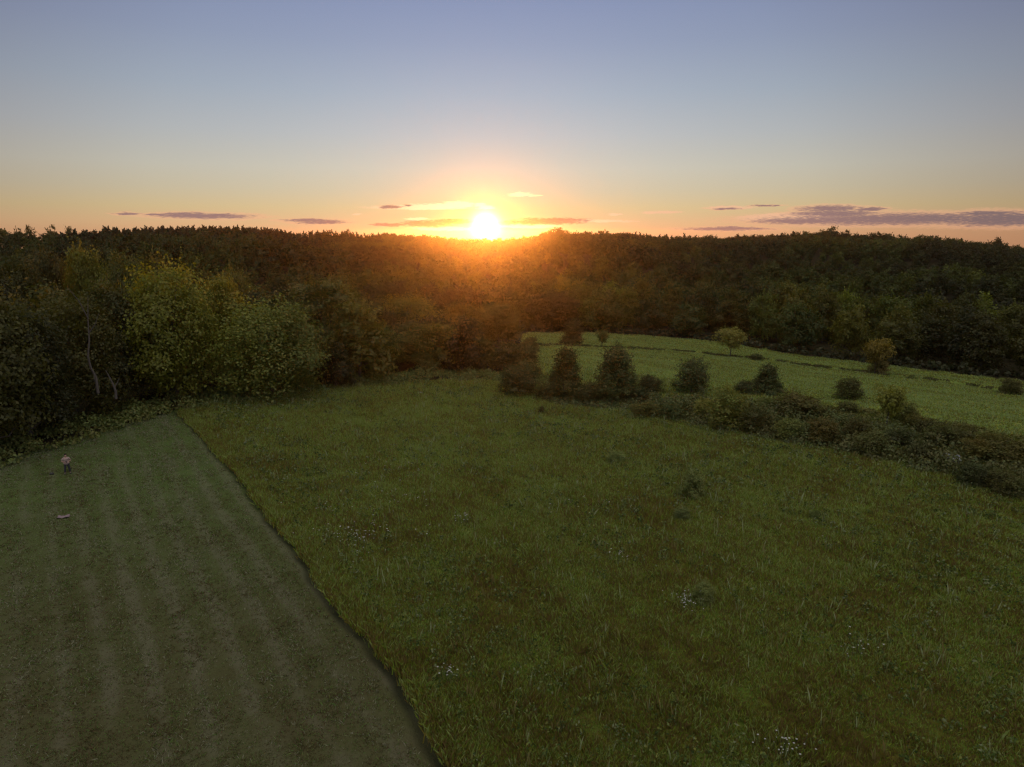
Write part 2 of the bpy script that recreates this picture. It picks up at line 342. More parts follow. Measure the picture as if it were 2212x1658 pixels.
ground = link('ground', me); tag(ground, kind='structure')
if ground.data.polygons[len(F) // 2].normal.z < 0: me.flip_normals()

# ------------------------------------------------------------------ tree building
def cards(P, N, size, rng, asp=.62, fold=.18):
    """leaf clumps: folded rhombic quads centred at P, facing N"""
    n = len(P); N = N / np.linalg.norm(N, axis=1, keepdims=True)
    A = rng.normal(size=(n, 3)); T1 = np.cross(N, A); T1 /= np.linalg.norm(T1, axis=1, keepdims=True) + 1e-9; T2 = np.cross(N, T1)
    s = size[:, None] if np.ndim(size) else size
    a = P + T1 * s; b = P + T2 * s * asp + N * s * fold; c = P - T1 * s; d = P - T2 * s * asp + N * s * fold
    return np.stack([a, b, c, d], 1).reshape(-1, 3), np.arange(4 * n).reshape(n, 4)
def crown(name, H0, Wd, n, size, seed, mat, low=.12, nl=14, clump=26, shape='round', spread=.9, droop=0., lob=1., sprigs=60):
    rng = np.random.default_rng(seed)
    L = []
    for i in range(nl):
        t = (i + .5) / nl; zc = H0 * (low + (1 - low) * (.10 + .80 * t))
        tt = (zc / H0 - low) / (1 - low)
        if shape == 'round': env = math.sin(math.pi * (.16 + .80 * tt)) ** .75
        elif shape == 'cone': env = (1.0 - .86 * tt ** 1.2) * min(1, .8 + tt * 2)
        elif shape == 'bush': env = math.sqrt(max(0, 1 - (tt * .95) ** 2))
        elif shape == 'vase': env = .35 + .65 * math.sin(math.pi * min(1, tt * .9) * .6)
        else: env = .85
        an = i * 2.39996 + rng.uniform(-.5, .5); ro = env * Wd * .5 * spread * rng.uniform(.35, .68)
        rl = Wd * rng.uniform(.16, .25) * (.45 + .7 * env) * lob
        L.append((ro * math.cos(an), ro * math.sin(an), zc, rl, rl * rng.uniform(.75, 1.15)))
    L = np.array(L); w = L[:, 3] ** 2; w /= w.sum()
    nc = max(4, n // clump); li = rng.choice(nl, nc, p=w)
    dr = rng.normal(size=(nc, 3)); dr[:, 2] = dr[:, 2] * .9 + .3; dr /= np.linalg.norm(dr, axis=1, keepdims=True)
    rr = np.where(rng.random(nc) < .25, rng.uniform(.4, .85, nc), rng.uniform(.9, 1.1, nc))[:, None]
    C = L[li, :3] + dr * rr * np.stack([L[li, 3], L[li, 3], L[li, 4]], -1)
    ci = rng.integers(0, nc, n); crad = Wd * .055 * rng.uniform(.6, 1.5, nc)
    off = rng.normal(size=(n, 3)) * crad[ci][:, None] * np.array([1, 1, .75])
    P = C[ci] + off
    if droop: P[:, 2] -= droop * rng.exponential(.5, n)
    P[:, 2] = np.maximum(P[:, 2], .15)
    ns = int(sprigs); 
    if ns:
        per = 9; k = min(n, ns * per); sd = dr[:1].repeat(ns, 0) * 0 + rng.normal(size=(ns, 3)); sd[:, 2] = np.abs(sd[:, 2]) + .35; sd /= np.linalg.norm(sd, axis=1, keepdims=True)
        top = L[rng.choice(nl, ns)]; st0 = top[:, :3] + sd * top[:, 3:4] * .9; ln = Wd * rng.uniform(.06, .2, ns)
        q = np.tile(np.linspace(0, 1, per), ns); si = np.repeat(np.arange(ns), per)
        P[:ns * per] = (st0[si] + (sd[si] + np.array([0, 0, .25])) * (ln[si] * q)[:, None] + rng.normal(size=(ns * per, 3)) * .10 * (1.1 - q)[:, None])
    N = dr[ci] * 1.5 + rng.normal(size=(n, 3)) * .42 + np.array([0, 0, .15])
    v, f = cards(P, N, size * rng.uniform(.55, 1.35, n), rng)
    return npmesh(name, v, f, mat), L
def tube(bm_v, bm_f, pts, rads, k=6):
    base = len(bm_v); pts = [Vector(p) for p in pts]
    for i, p in enumerate(pts):
        d = (pts[min(i + 1, len(pts) - 1)] - pts[max(i - 1, 0)]).normalized()
        u = d.cross(Vector((.3, 1, .1))).normalized(); w = d.cross(u)
        for j in range(k):
            a = 2 * math.pi * j / k; bm_v.append(tuple(p + (u * math.cos(a) + w * math.sin(a)) * rads[i]))
    for i in range(len(pts) - 1):
        for j in range(k):
            bm_f.append((base + i * k + j, base + i * k + (j + 1) % k, base + (i + 1) * k + (j + 1) % k, base + (i + 1) * k + j))
def trunk(name, H0, L, rad0, seed, mat=None, k=6):
    rng = random.Random(seed); v, f = [], []
    pts = [(0, 0, -.4)]; x = y = 0
    for i in range(1, 6):
        x += rng.uniform(-.25, .25); y += rng.uniform(-.25, .25); pts.append((x, y, H0 * .8 * i / 5))
    tube(v, f, pts, [rad0 * q for q in (1.15, .9, .75, .55, .38, .15)], k)
    for (a, b, c, r1, r2) in L[::2]:
        z0 = max(.6, c * .55); tt = z0 / (H0 * .8); i = min(4, int(tt * 5)); q = pts[i]
        s0 = Vector(pts[i]).lerp(Vector(pts[i + 1]), tt * 5 - i) if i < 5 else Vector(q)
        e = Vector((a, b, c)); mid = s0.lerp(e, .5) + Vector((0, 0, -.05 * H0 * rng.random()))
        tube(v, f, [s0, mid, e], [rad0 * .42, rad0 * .26, rad0 * .08], 5)
    return npmesh(name, v, f, mat or M_bark, True)
PROTO = {}
def proto(key, H0, Wd, n, size, seed, mat, rad=.28, **kw):
    c, L = crown('crown_' + key, H0, Wd, n, size, seed, mat, **kw)
    PROTO[key] = (c, trunk('trunk_' + key, H0, L, rad, seed), H0, Wd)
# near trees (fine leaves), middle distance, far
for i in range(5): proto('near%d' % i, 15, 10.5, 24000, .165, 20 + i, M_leaf, low=.05, nl=27 + i, lob=.74, spread=1.12, clump=40)
for i in range(3): proto('mid%d' % i, 13, 9.5, 7000, .27, 40 + i, M_leaf, low=.04, nl=17 + i, lob=.85, spread=1.05)
for i in range(4): proto('far%d' % i, 12.5, 9.6, 1400, .48, 60 + i, M_leaf, low=.15, nl=7 + i, clump=14, sprigs=12)
for i in range(2): proto('pine%d' % i, 14, 6.5, 420, .6, 70 + i, M_pine, low=.1, nl=9, clump=12, shape='cone', sprigs=8)
for i in range(3): proto('bush%d' % i, 6, 5.6, 7000, .14, 80 + i, M_shrub, .1, low=0, nl=17 + 3 * i, shape='bush', lob=.8, spread=1.25, sprigs=130)
proto('conical', 7, 5.2, 11000, .12, 90, M_shrub, .12, low=0, nl=26, shape='cone', lob=.72, spread=1.25, sprigs=110)
proto('willowy', 13, 11, 26000, .155, 91, M_leaf, low=.02, nl=30, droop=.8, lob=.7, spread=1.12, clump=40)
proto('vase', 5.6, 4.6, 3600, .15, 92, M_leaf, .1, low=.28, nl=11, shape='vase')
def add_tree(name, x, y, h, w, key, label, cat, group=None, col=(1, 1, 1), rz=None, sink=.1, trunk_name='trunk'):
    c, t, H0, Wd = PROTO[key]
    e = empty(name, (x, y, H(x, y) - sink), random.uniform(0, 6.28) if rz is None else rz, (w / Wd, w / Wd, h / H0))
    tag(e, label, cat, group)
    a = link('crown', c, e); a.color = (*col, 1)
    b = link(trunk_name, t, e)
    return e
def hero(U, r, Vtop, Wpx, key, name, label, cat, col=(1, 1, 1), group=None, **kw):
    x, y = on_az(U, r); a, el_ = azel(U, Vtop)
    ztop = CAMZ + r * math.tan(R(el_)); h = max(1.2, ztop - H(x, y))
    depth = y * math.cos(PITCH) + 4
    return add_tree(name, x, y, h * .98, Wpx / FPX * depth * .95, key, label, cat, group, col, **kw)
placed = []
YG = (2.1, 2.0, 1.0); GR = (1.4, 1.42, .95); DK = (.60, .56, .5); RD = (.85, .72, .58); GY = (1.1, 1.12, 1.1); OR = (1.1, 1.0, .65)
HT = [
 (-60, 76, 590, 270, 'near0', DK, 'dark tree cut by the left edge of the photo, front row of the wood'),
 (30, 80, 645, 230, 'near1', DK, 'dark rounded tree behind the standing person, front row of the wood'),
 (140, 86, 612, 210, 'near2', RD, 'reddish dark tree beside the pale twisted dead trunk'),
 (235, 90, 600, 170, 'near3', DK, 'dark tree between the twisted dead trunk and the tall yellow-green tree'),
 (368, 90, 553, 215, 'near4', YG, 'tallest yellow-green tree of the left wood with sunlit right side'),
 (575, 88, 640, 255, 'willowy', (2.0, 2.0, 1.3), 'broad light green willow-like tree at the mown field corner'),
 (480, 98, 588, 130, 'near0', GR, 'green tree squeezed between the tallest tree and the willow-like tree'),
 (700, 102, 590, 215, 'near1', GY, 'broad grey-green round tree right of the willow-like tree'),
 (718, 91, 742, 95, 'mid0', DK, 'small dark tree at the foot of the broad grey-green tree'),
 (808, 100, 695, 125, 'near2', GR, 'dark narrow tree beside the broad grey-green tree'),
 (925, 104, 697, 180, 'near3', GR, 'wide bushy tree at the top edge of the near meadow'),
 (1035, 101, 728, 100, 'mid1', RD, 'small brownish tree below the sun at the meadow edge'),
 (880, 136, 630, 165, 'near4', OR, 'round crown lit orange behind the wide bushy tree'),
 (1000, 140, 652, 125, 'near0', OR, 'orange-brown tree directly below and left of the sun'),
 (1078, 134, 650, 120, 'near1', RD, 'red-brown tree directly below the sun, beside the far meadow'),
 (1190, 178, 625, 150, 'near2', DK, 'large dark tree at the left corner of the far meadow'),
 (795, 128, 645, 110, 'near3', OR, 'brownish tree between the broad grey-green tree and the orange crown'),
 (60, 112, 540, 110, 'near4', OR, 'amber-topped tree in the back row of the left wood, farthest left'),
 (120, 118, 530, 100, 'near0', OR, 'amber-topped tree beside the farthest left amber one'),
 (195, 114, 516, 110, 'near1', YG, 'highest crown in the back row of the left wood'),
 (285, 122, 533, 100, 'near2', GR, 'green crown between the highest back-row crown and the tallest yellow-green tree'),
 (345, 128, 540, 90, 'near3', OR, 'crown peeping over the tallest yellow-green tree'),
 (440, 120, 572, 90, 'near1', OR, 'brown crown right behind the shoulder of the tallest yellow-green tree'),
 (510, 134, 571, 110, 'near4', GR, 'round crown behind the willow-like tree'),
 (608, 130, 588, 90, 'near0', OR, 'brown crown behind the gap between willow-like and grey-green trees'),
 (0, 104, 575, 120, 'near3', DK, 'dark crown in the back row at the left edge'),
 (720, 128, 585, 110, 'near2', OR, 'orange-lit crown above the broad grey-green tree'),
]
for (U, r, vt, wp, key, col, lab) in HT:
    e = hero(U, r, vt, wp, key, 'broadleaf_tree', lab, 'tree', col, 'trees of the wood left of the fields'); placed.append((e.location.x, e.location.y, 4.5))

# further trees behind: a jittered grid over all woodland, the nearest as single trees, the rest one forest
pts = []
cell = 8.2
rng = np.random.default_rng(5)
gx, gy = np.meshgrid(np.arange(-760, 760, cell), np.arange(30, 1010, cell))
gx = gx + rng.uniform(-.42, .42, gx.shape) * cell; gy = gy + rng.uniform(-.42, .42, gy.shape) * cell
gx, gy = gx.ravel(), gy.ravel(); rr_ = np.hypot(gx, gy); aa_ = np.degrees(np.arctan2(gx, gy)); Rg_ = np.interp(aa_, RA, RR)
ok = wood(gx, gy) & (np.abs(aa_) < 50) & (rr_ < Rg_ + 25) & (rr_ > 70)
keep = rng.random(len(gx)) < np.where(rr_ < 300, .97, .95)
ok &= keep
for (a0, a1, dep) in ((-33, -9, 40), (8, 22, 16)):   # dense rows of pines along the ridge
    ex_a = rng.uniform(a0, a1, 900 if a0 < 0 else 260); ex_r = np.interp(ex_a, RA, RR) - rng.uniform(0, dep, len(ex_a))
    gx = np.append(gx, ex_r * np.sin(np.radians(ex_a))); gy = np.append(gy, ex_r * np.cos(np.radians(ex_a))); ok = np.append(ok, np.ones(len(ex_a), bool)); rr_ = np.append(rr_, ex_r); aa_ = np.append(aa_, ex_a)
gx, gy, rr_, aa_ = gx[ok], gy[ok], rr_[ok], aa_[ok]
far_from = np.ones(len(gx), bool)
for (px, py, pr) in placed: far_from &= np.hypot(gx - px, gy - py) > pr
# keep clear of the very edge
for (dx_, dy_) in ((3, 0), (-3, 0), (0, -3)): far_from &= wood(gx + dx_, gy + dy_)
gx, gy, rr_, aa_ = gx[far_from], gy[far_from], rr_[far_from], aa_[far_from]
s_ = hedge_s(gx, gy)
front = (beyond(gx, gy) > 0) & (beyond(gx, gy) < 42) & (aa_ > .4)            # the treeline behind the far meadow
cand = np.where((rr_ < 175) & (np.abs(aa_) < 41) & ~front & (aa_ < .4))[0]
cand2 = np.where(front & (np.abs(aa_) < 42))[0]
LIMV = [(-200, 600), (0, 600), (100, 580), (200, 570), (350, 590), (450, 610), (700, 640), (850, 665), (1100, 685), (1250, 700)]
def vis_rank(ids): return ids[np.argsort(rr_[ids])]
single = list(vis_rank(cand)[:118]) + list(vis_rank(cand2)[:140])
used = set(int(i) for i in single)
CW = {DK: 'dark', OR: 'amber-brown', GR: 'light green', RD: 'reddish-brown', (1, 1, 1): 'mid-green', (.8, .85, .8): 'dull green', (.9, .8, .7): 'brownish'}
LM_L = [(60, 'at the left edge of the photo'), (160, 'behind the reddish dark tree'), (260, 'behind the twisted dead trunk'), (440, 'behind the tallest yellow-green tree'), (660, 'behind the willow-like tree'), (820, 'behind the broad grey-green tree'), (1000, 'behind the wide bushy tree'), (9999, 'below the sun')]
LM_R = [(1180, 'left of the dark cone-shaped tree'), (1290, 'behind the dark cone-shaped tree'), (1400, 'above the leaning pale sapling'), (1520, 'left of the vase-shaped tree'), (1650, 'behind the vase-shaped tree'), (1790, 'right of the vase-shaped tree'), (1950, 'behind the leaning pale tree'), (2080, 'right of the leaning pale tree'), (9999, 'at the right edge')]
for n_, i in enumerate(single):
    x, y = gx[i], gy[i]; inl = not front[i]; U = 1106 + FPX * x / (y * math.cos(PITCH) + 4)
    if inl:
        h = random.uniform(9.5, 13); w = random.uniform(7.5, 10.5); key = 'mid%d' % random.randrange(3)
        lim = np.interp(U, [q[0] for q in LIMV], [q[1] for q in LIMV]) + random.uniform(0, 30)
        _, e_ = azel(U, lim); h = min(h, CAMZ + rr_[i] * math.tan(R(e_)) - H(x, y)); 
        if h < 6: continue
        w = min(w, h * .95)
        col = random.choice([DK, OR, GR, RD, (1, 1, 1)])
        add_tree('broadleaf_tree', x, y, h, w, key, '%s crown %s %s' % (CW[col], 'deep in the wood' if rr_[i] > 125 else 'in the wood\'s near rows', next(t for lim_, t in LM_L if U < lim_)), 'tree', 'crowns massed in the left wood', tuple(.72 * q for q in col))
    else:
        d_ = float(beyond(x, y))
        h = random.uniform(8.0, 11.5) + min(3, d_ * .08); w = random.uniform(7, 9.5); key = 'mid%d' % random.randrange(3)
        col = random.choice([DK, DK, RD, (.8, .85, .8), (.9, .8, .7)])
        add_tree('broadleaf_tree', x, y, h, w, key, '%s tree, %s row of the far treeline, %s' % (CW[col], 'front' if d_ < 9 else 'middle' if d_ < 20 else 'rear', next(t for lim_, t in LM_R if U < lim_)), 'tree', 'trees lining the far meadow', (1.15 * col[0], 1.25 * col[1], 1.0 * col[2]))

from collections import defaultdict
_same = defaultdict(list)
for o in S.objects:
    if o.name.startswith('broadleaf_tree') and o.get('group') in ('crowns massed in the left wood', 'trees lining the far meadow'): _same[o['label']].append(o)
for lb, os_ in _same.items():
    if len(os_) > 1:
        os_.sort(key=lambda o: o.location.x / o.location.y)
        words = {2: ['left of two', 'right of two'], 3: ['left of three', 'middle of three', 'right of three']}.get(len(os_)) or ['%s of %d rightwards' % (w_, len(os_)) for w_ in ('first', 'second', 'third', 'fourth', 'fifth', 'sixth', 'seventh', 'eighth', 'ninth', 'tenth', 'eleventh', 'twelfth')[:len(os_)]]
        short = lb.replace('row of the far treeline', 'treeline row').replace("in the wood's near rows", 'in near rows').replace('deep in the wood', 'deep in wood')
        if len(short.split()) > 11: short = short.replace(' the ', ' ')
        for o, w_ in zip(os_, words): o['label'] = short + ', ' + w_
# anchors of the distant forest: real single trees on the ridges whose crowns the forest repeats
def sky_tree(U, Vtop, Wpx, key, name, label, cat, dr=0):
    a, _ = azel(U, 700); r = float(np.interp(a, RA, RR)) + dr
    return hero(U, r, Vtop, Wpx, key, name, label, cat, (.75, .75, .75))
sky_tree(138, 489, 26, 'far0', 'broadleaf_tree', 'round lone tree standing above the left skyline', 'tree')
sky_tree(93, 489, 24, 'far1', 'broadleaf_tree', 'flat-topped tree on the left skyline, left of the round lone one', 'tree')
sky_tree(68, 492, 18, 'far2', 'broadleaf_tree', 'small round tree on the skyline near the left edge', 'tree')
sky_tree(176, 491, 20, 'far3', 'broadleaf_tree', 'low tree on the skyline where the pine plantation begins', 'tree')
sky_tree(466, 484, 14, 'pine0', 'pine_tree', 'pine poking above the flat-topped pine plantation', 'tree')
sky_tree(1202, 493, 40, 'far1', 'broadleaf_tree', 'tree crowning the hill just right of the sun', 'tree')
sky_tree(1300, 498, 36, 'far2', 'broadleaf_tree', 'airy tree on the skyline with sky showing through, right of the sun', 'tree')
sky_tree(1777, 491, 34, 'far0', 'broadleaf_tree', 'tallest round tree on top of the right hill', 'tree')
sky_tree(1468, 503, 16, 'pine1', 'pine_tree', 'spiky pine on the skyline between the two hills', 'tree')
sky_tree(2130, 514, 22, 'far3', 'broadleaf_tree', 'round tree on the falling right skyline', 'tree')
sky_tree(760, 497, 20, 'far3', 'broadleaf_tree', 'small round tree on the skyline left of the sun', 'tree')

# ---- far forest, instanced in one object
rest = np.array([i for i in range(len(gx)) if i not in used])
fx, fy = gx[rest], gy[rest]; fz = height(fx, fy) - .3; fr = rr_[rest]; fa = aa_[rest]
# pines: the left plantation, and the notch between hills
pineA = (fa < -10.5) & (fa > -33) & (fr > np.interp(fa, RA, RR) - 110)
pineB = (fa > 8.5) & (fa < 22) & (fr > np.interp(fa, RA, RR) - 50)
kind = rng.integers(0, 4, len(rest)); kind = np.where(pineA | (pineB & (rng.random(len(rest)) < .5)), 4 + rng.integers(0, 2, len(rest)), kind)
scl = rng.uniform(.68, 1.15, len(rest)) * (.9 + .16 * np.sin(fx * .11) * np.sin(fy * .09)); scl = np.where(pineA, rng.uniform(.74, 1.06, len(rest)), scl)
t_ = np.clip(fr / np.interp(fa, RA, RR), 0, 1); 
scl = np.where(t_ > .84, np.clip(scl, .8, 1.08), scl)
nearleft = (fa < 2) & (fr < 260); scl = np.where(nearleft, scl * .8, scl)
def forest_nodes(kname, objs):
    ng = bpy.data.node_groups.new('forest_instances', 'GeometryNodeTree')
    ng.interface.new_socket('Geometry', in_out='INPUT', socket_type='NodeSocketGeometry'); ng.interface.new_socket('Geometry', in_out='OUTPUT', socket_type='NodeSocketGeometry')
    Q = NT(ng); gi = Q.n('NodeGroupInput'); go = Q.n('NodeGroupOutput')
    jn = Q.n('GeometryNodeJoinGeometry')
    def named(nm, t='FLOAT'):
        a = Q.n('GeometryNodeInputNamedAttribute', data_type=t); a.inputs['Name'].default_value = nm; return a.outputs['Attribute']
    kd = named('kind', 'INT'); sc = named('scl'); ro = named('rot')
    for i, ob in enumerate(objs):
        oi = Q.n('GeometryNodeObjectInfo', transform_space='ORIGINAL'); oi.inputs['Object'].default_value = ob; oi.inputs['As Instance'].default_value = True
        cmp_ = Q.n('FunctionNodeCompare', data_type='INT', operation='EQUAL'); Q.put(cmp_.inputs[2], kd); cmp_.inputs[3].default_value = i
        ip = Q.n('GeometryNodeInstanceOnPoints'); Q.put(ip.inputs['Points'], gi.outputs[0]); Q.put(ip.inputs['Selection'], cmp_.outputs[0]); Q.put(ip.inputs['Instance'], oi.outputs['Geometry'])
        cx = Q.n('ShaderNodeCombineXYZ'); Q.put(cx.inputs[2], ro)
        e2r = Q.n('FunctionNodeEulerToRotation'); Q.put(e2r.inputs[0], cx.outputs[0]); Q.put(ip.inputs['Rotation'], e2r.outputs[0])
        Q.put(ip.inputs['Scale'], sc); Q.put(jn.inputs[0], ip.outputs[0])
    Q.put(go.inputs[0], jn.outputs[0]); return ng
def anchor(key):
    for o in S.objects:
        if o.type == 'MESH' and o.data == PROTO[key][0]: return o
fm = bpy.data.meshes.new('forest'); fm.from_pydata([(float(a), float(b), float(c)) for a, b, c in zip(fx, fy, fz)], [], [])
a = fm.attributes.new('kind', 'INT', 'POINT'); a.data.foreach_set('value', kind.astype(np.int32))
addattr(fm, 'scl', scl); addattr(fm, 'rot', rng.uniform(0, 6.28, len(rest)))
fo = link('forest', fm); fo.color = (.52, .60, .42, 1)
md_ = fo.modifiers.new('instances', 'NODES'); md_.node_group = forest_nodes('forest', [anchor(k) for k in ('far0', 'far1', 'far2', 'far3', 'pine0', 'pine1')])
tag(fo, 'dark unbroken forest of broadleaf trees and pines covering the far hills', 'forest', None, 'stuff')

# ------------------------------------------------------------------ shrubs and small trees of the hedgerow and far meadow
def at_base(U, Vb, Vt, Wpx, key, name, label, cat, col=(1, 1, 1), group=None, **kw):
    x, y = gpt(U, Vb); r = math.hypot(x, y); _, e_ = azel(U, Vt)
    h = CAMZ + r * math.tan(R(e_)) - H(x, y); d = pdir(U, Vb); dep = (y * math.cos(PITCH) - (H(x, y) - CAMZ) * math.sin(PITCH))
    e = add_tree(name, x, y, max(.6, h), Wpx / FPX * dep * 1.05, key, label, cat, group, col, trunk_name=kw.pop('tn', 'trunk'), **kw); return e
SG = 'shrubs along the hedgerow'; FG = 'small trees dotted in the far meadow'
BR = (.82, .70, .5); LG = (1.7, 1.6, 1.0); DG = (.65, .7, .65)
at_base(1222, 862, 748, 88, 'conical', 'cedar_shrub', 'dark conical shrub, first of the tall pair at the gap to the far meadow', 'shrub', BR, SG)
at_base(1328, 866, 745, 108, 'conical', 'cedar_shrub', 'dark wide cone-shaped shrub, larger of the tall pair at the gap', 'shrub', DG, SG)
at_base(1494, 850, 778, 78, 'bush0', 'shrub', 'dark domed shrub between the larger cone-shaped shrub and the double-humped one', 'shrub', DG, SG)
at_base(1655, 852, 785, 72, 'conical', 'shrub', 'dark pointed shrub with a low left shoulder, against the far meadow', 'shrub', DG, SG)
at_base(1610, 852, 822, 50, 'bush1', 'shrub', 'low dark shoulder bush touching the pointed shrub', 'bush', DG, SG)
at_base(1830, 862, 818, 60, 'bush2', 'shrub', 'small round dark bush alone on the meadow side of the hedgerow', 'bush', BR, SG)
at_base(1720, 905, 850, 110, 'bush1', 'shrub', 'reddish-brown mounded bush in the middle of the hedgerow', 'bush', BR, SG)
at_base(1570, 925, 838, 90, 'bush0', 'shrub', 'bush with bright yellow-green top leaves in the hedgerow', 'bush', (1.3, 1.35, .9), SG)
at_base(1915, 925, 838, 62, 'vase', 'sapling', 'slender yellow-green sapling rising out of the hedgerow', 'sapling', LG, SG)
at_base(1950, 915, 868, 60, 'bush2', 'shrub', 'yellowish bush beside the slender sapling', 'bush', LG, SG)
at_base(1968, 930, 893, 46, 'bush1', 'shrub', 'small dark bush in front of the yellowish bush', 'bush', BR, SG)
at_base(1405, 848, 812, 56, 'bush2', 'shrub', 'small brown bush at the foot of the larger cone-shaped shrub', 'bush', BR, SG)
at_base(1830, 895, 868, 46, 'bush0', 'shrub', 'low brown bush in front of the small round dark one', 'bush', BR, SG)
at_base(2040, 975, 915, 90, 'bush1', 'shrub', 'dark rounded bush behind the pale trough', 'bush', DG, SG)
at_base(2110, 1000, 950, 90, 'bush0', 'shrub', 'dark bush right of the pale trough', 'bush', BR, SG)
at_base(2180, 1015, 955, 110, 'bush2', 'shrub', 'dark brown bush at the right edge of the photo', 'bush', BR, SG)
at_base(1120, 850, 790, 84, 'bush1', 'shrub', 'broad brownish shrub at the near meadow corner left of the gap', 'shrub', (1.1, .9, .65), SG)
at_base(1142, 822, 778, 58, 'bush2', 'shrub', 'brownish shrub standing before the left end of the far meadow', 'shrub', (1.0, .85, .65), SG)
at_base(1138, 790, 748, 52, 'bush0', 'shrub', 'rounded shrub where the far meadow meets the trees below the sun', 'shrub', (.8, .75, .6), SG)
at_base(1146, 760, 728, 40, 'bush1', 'shrub', 'small bush at the top left corner of the far meadow', 'bush', (.8, .75, .6), SG)
at_base(1100, 800, 740, 70, 'bush0', 'shrub', 'brown shrub against the trees below the sun', 'shrub', RD, SG)
at_base(1237, 745, 690, 54, 'conical', 'cedar_shrub', 'dark cone-shaped tree standing at the top of the far meadow', 'tree', DK, FG)
at_base(1300, 750, 716, 30, 'vase', 'sapling', 'leaning pale sapling right of the cone-shaped tree in the far meadow', 'sapling', GR, FG)
at_base(1577, 771, 713, 62, 'vase', 'small_tree', 'pale green vase-shaped tree by the ditch in the far meadow', 'tree', (3.2, 2.9, 2.2), FG)
at_base(1890, 806, 738, 56, 'vase', 'small_tree', 'pale brownish-green tree leaning left by the ditch', 'tree', (3.0, 2.3, 1.6), FG)
at_base(1898, 806, 775, 42, 'bush1', 'shrub', 'brown bush at the foot of the leaning pale tree', 'bush', (1.2, .85, .7), FG)
at_base(2183, 852, 818, 50, 'bush2', 'shrub', 'dark bush at the right end of the ditch', 'bush', DK, FG)
at_base(1634, 779, 765, 28, 'bush0', 'shrub', 'little dark spiky bush by the ditch, right of the vase-shaped tree', 'bush', DK, FG)
at_base(1170, 893, 877, 14, 'bush0', 'weed_clump', 'small dark round weed clump standing alone in the near meadow', 'weed', RD)
at_base(1495, 1075, 1012, 56, 'bush1', 'weed_clump', 'tall grey-green weed clump in the near meadow', 'weed', (1.7, 1.8, 1.6), 'grey-green weed clumps in the near meadow')
at_base(1330, 1000, 975, 46, 'bush2', 'weed_clump', 'low grey-green weed clump nearest the hedgerow cones', 'weed', (1.7, 1.8, 1.6), 'grey-green weed clumps in the near meadow')
at_base(1472, 1120, 1095, 34, 'bush0', 'weed_clump', 'low grey-green weed clump just below the tall one', 'weed', (1.7, 1.8, 1.6), 'grey-green weed clumps in the near meadow')
at_base(1765, 1122, 1104, 34, 'bush2', 'weed_clump', 'low dark-green weed clump on the right of the near meadow', 'weed', (.9, 1.2, 1.0), 'grey-green weed clumps in the near meadow')
at_base(1520, 1300, 1255, 48, 'bush1', 'weed_clump', 'grey-green weed clump beside the big cluster of white flowers', 'weed', (1.7, 1.8, 1.6), 'grey-green weed clumps in the near meadow')

MIX = [(1392, 900, 868, 60, 'light green bramble mound below the small brown bush'), (1450, 905, 872, 50, 'low olive mound under the dark domed shrub'), (1520, 905, 862, 46, 'small leafy shrub left of the bush with bright top leaves'),
 (1632, 935, 880, 70, 'dark leafy mound right of the bush with bright top leaves'), (1660, 890, 858, 44, 'yellow-green low bush under the pointed shrub'), (1700, 950, 905, 64, 'bluish-green weedy shrub at the lower edge of the hedgerow'),
 (1775, 960, 905, 66, 'mid-green shrub below the reddish-brown mound'), (1790, 915, 880, 54, 'light green shrub right of the reddish-brown mound'), (1850, 955, 905, 60, 'dull green bush under the low brown one'),
 (1880, 985, 930, 70, 'dark bush at the lower hedgerow edge under the slender sapling'), (1940, 975, 925, 64, 'broad olive bush below the small dark one'), (1990, 1000, 955, 54, 'small dark bush left of the pale trough'),
 (2010, 950, 905, 66, 'dark brown shrub right of the yellowish bush'), (2075, 960, 915, 60, 'brown-green shrub above and right of the pale trough'), (2100, 1045, 1000, 70, 'leafy bush below the dark one right of the trough'),
 (2170, 1065, 1015, 80, 'dark leafy bush at the lower right end of the hedgerow'), (2145, 975, 935, 60, 'greenish shrub near the right edge above the dark brown bush'), (1740, 890, 866, 36, 'small brown shrub behind the reddish-brown mound'),
 (1270, 872, 828, 52, 'low brown shrub between the two tall cone-shaped ones'), (1180, 862, 826, 50, 'low brown shrub left of the first cone-shaped one'), (1380, 872, 835, 50, 'dark low shrub leaning on the larger cone-shaped one')]
for i_, (u_, vb_, vt_, w_, lb_) in enumerate(MIX):
    at_base(u_, vb_, vt_, w_, 'bush%d' % (i_ % 3), 'shrub', lb_, 'bush', (BR if 'brown' in lb_ else DG if 'dark' in lb_ else (1.3, 1.35, 1.0)), SG)

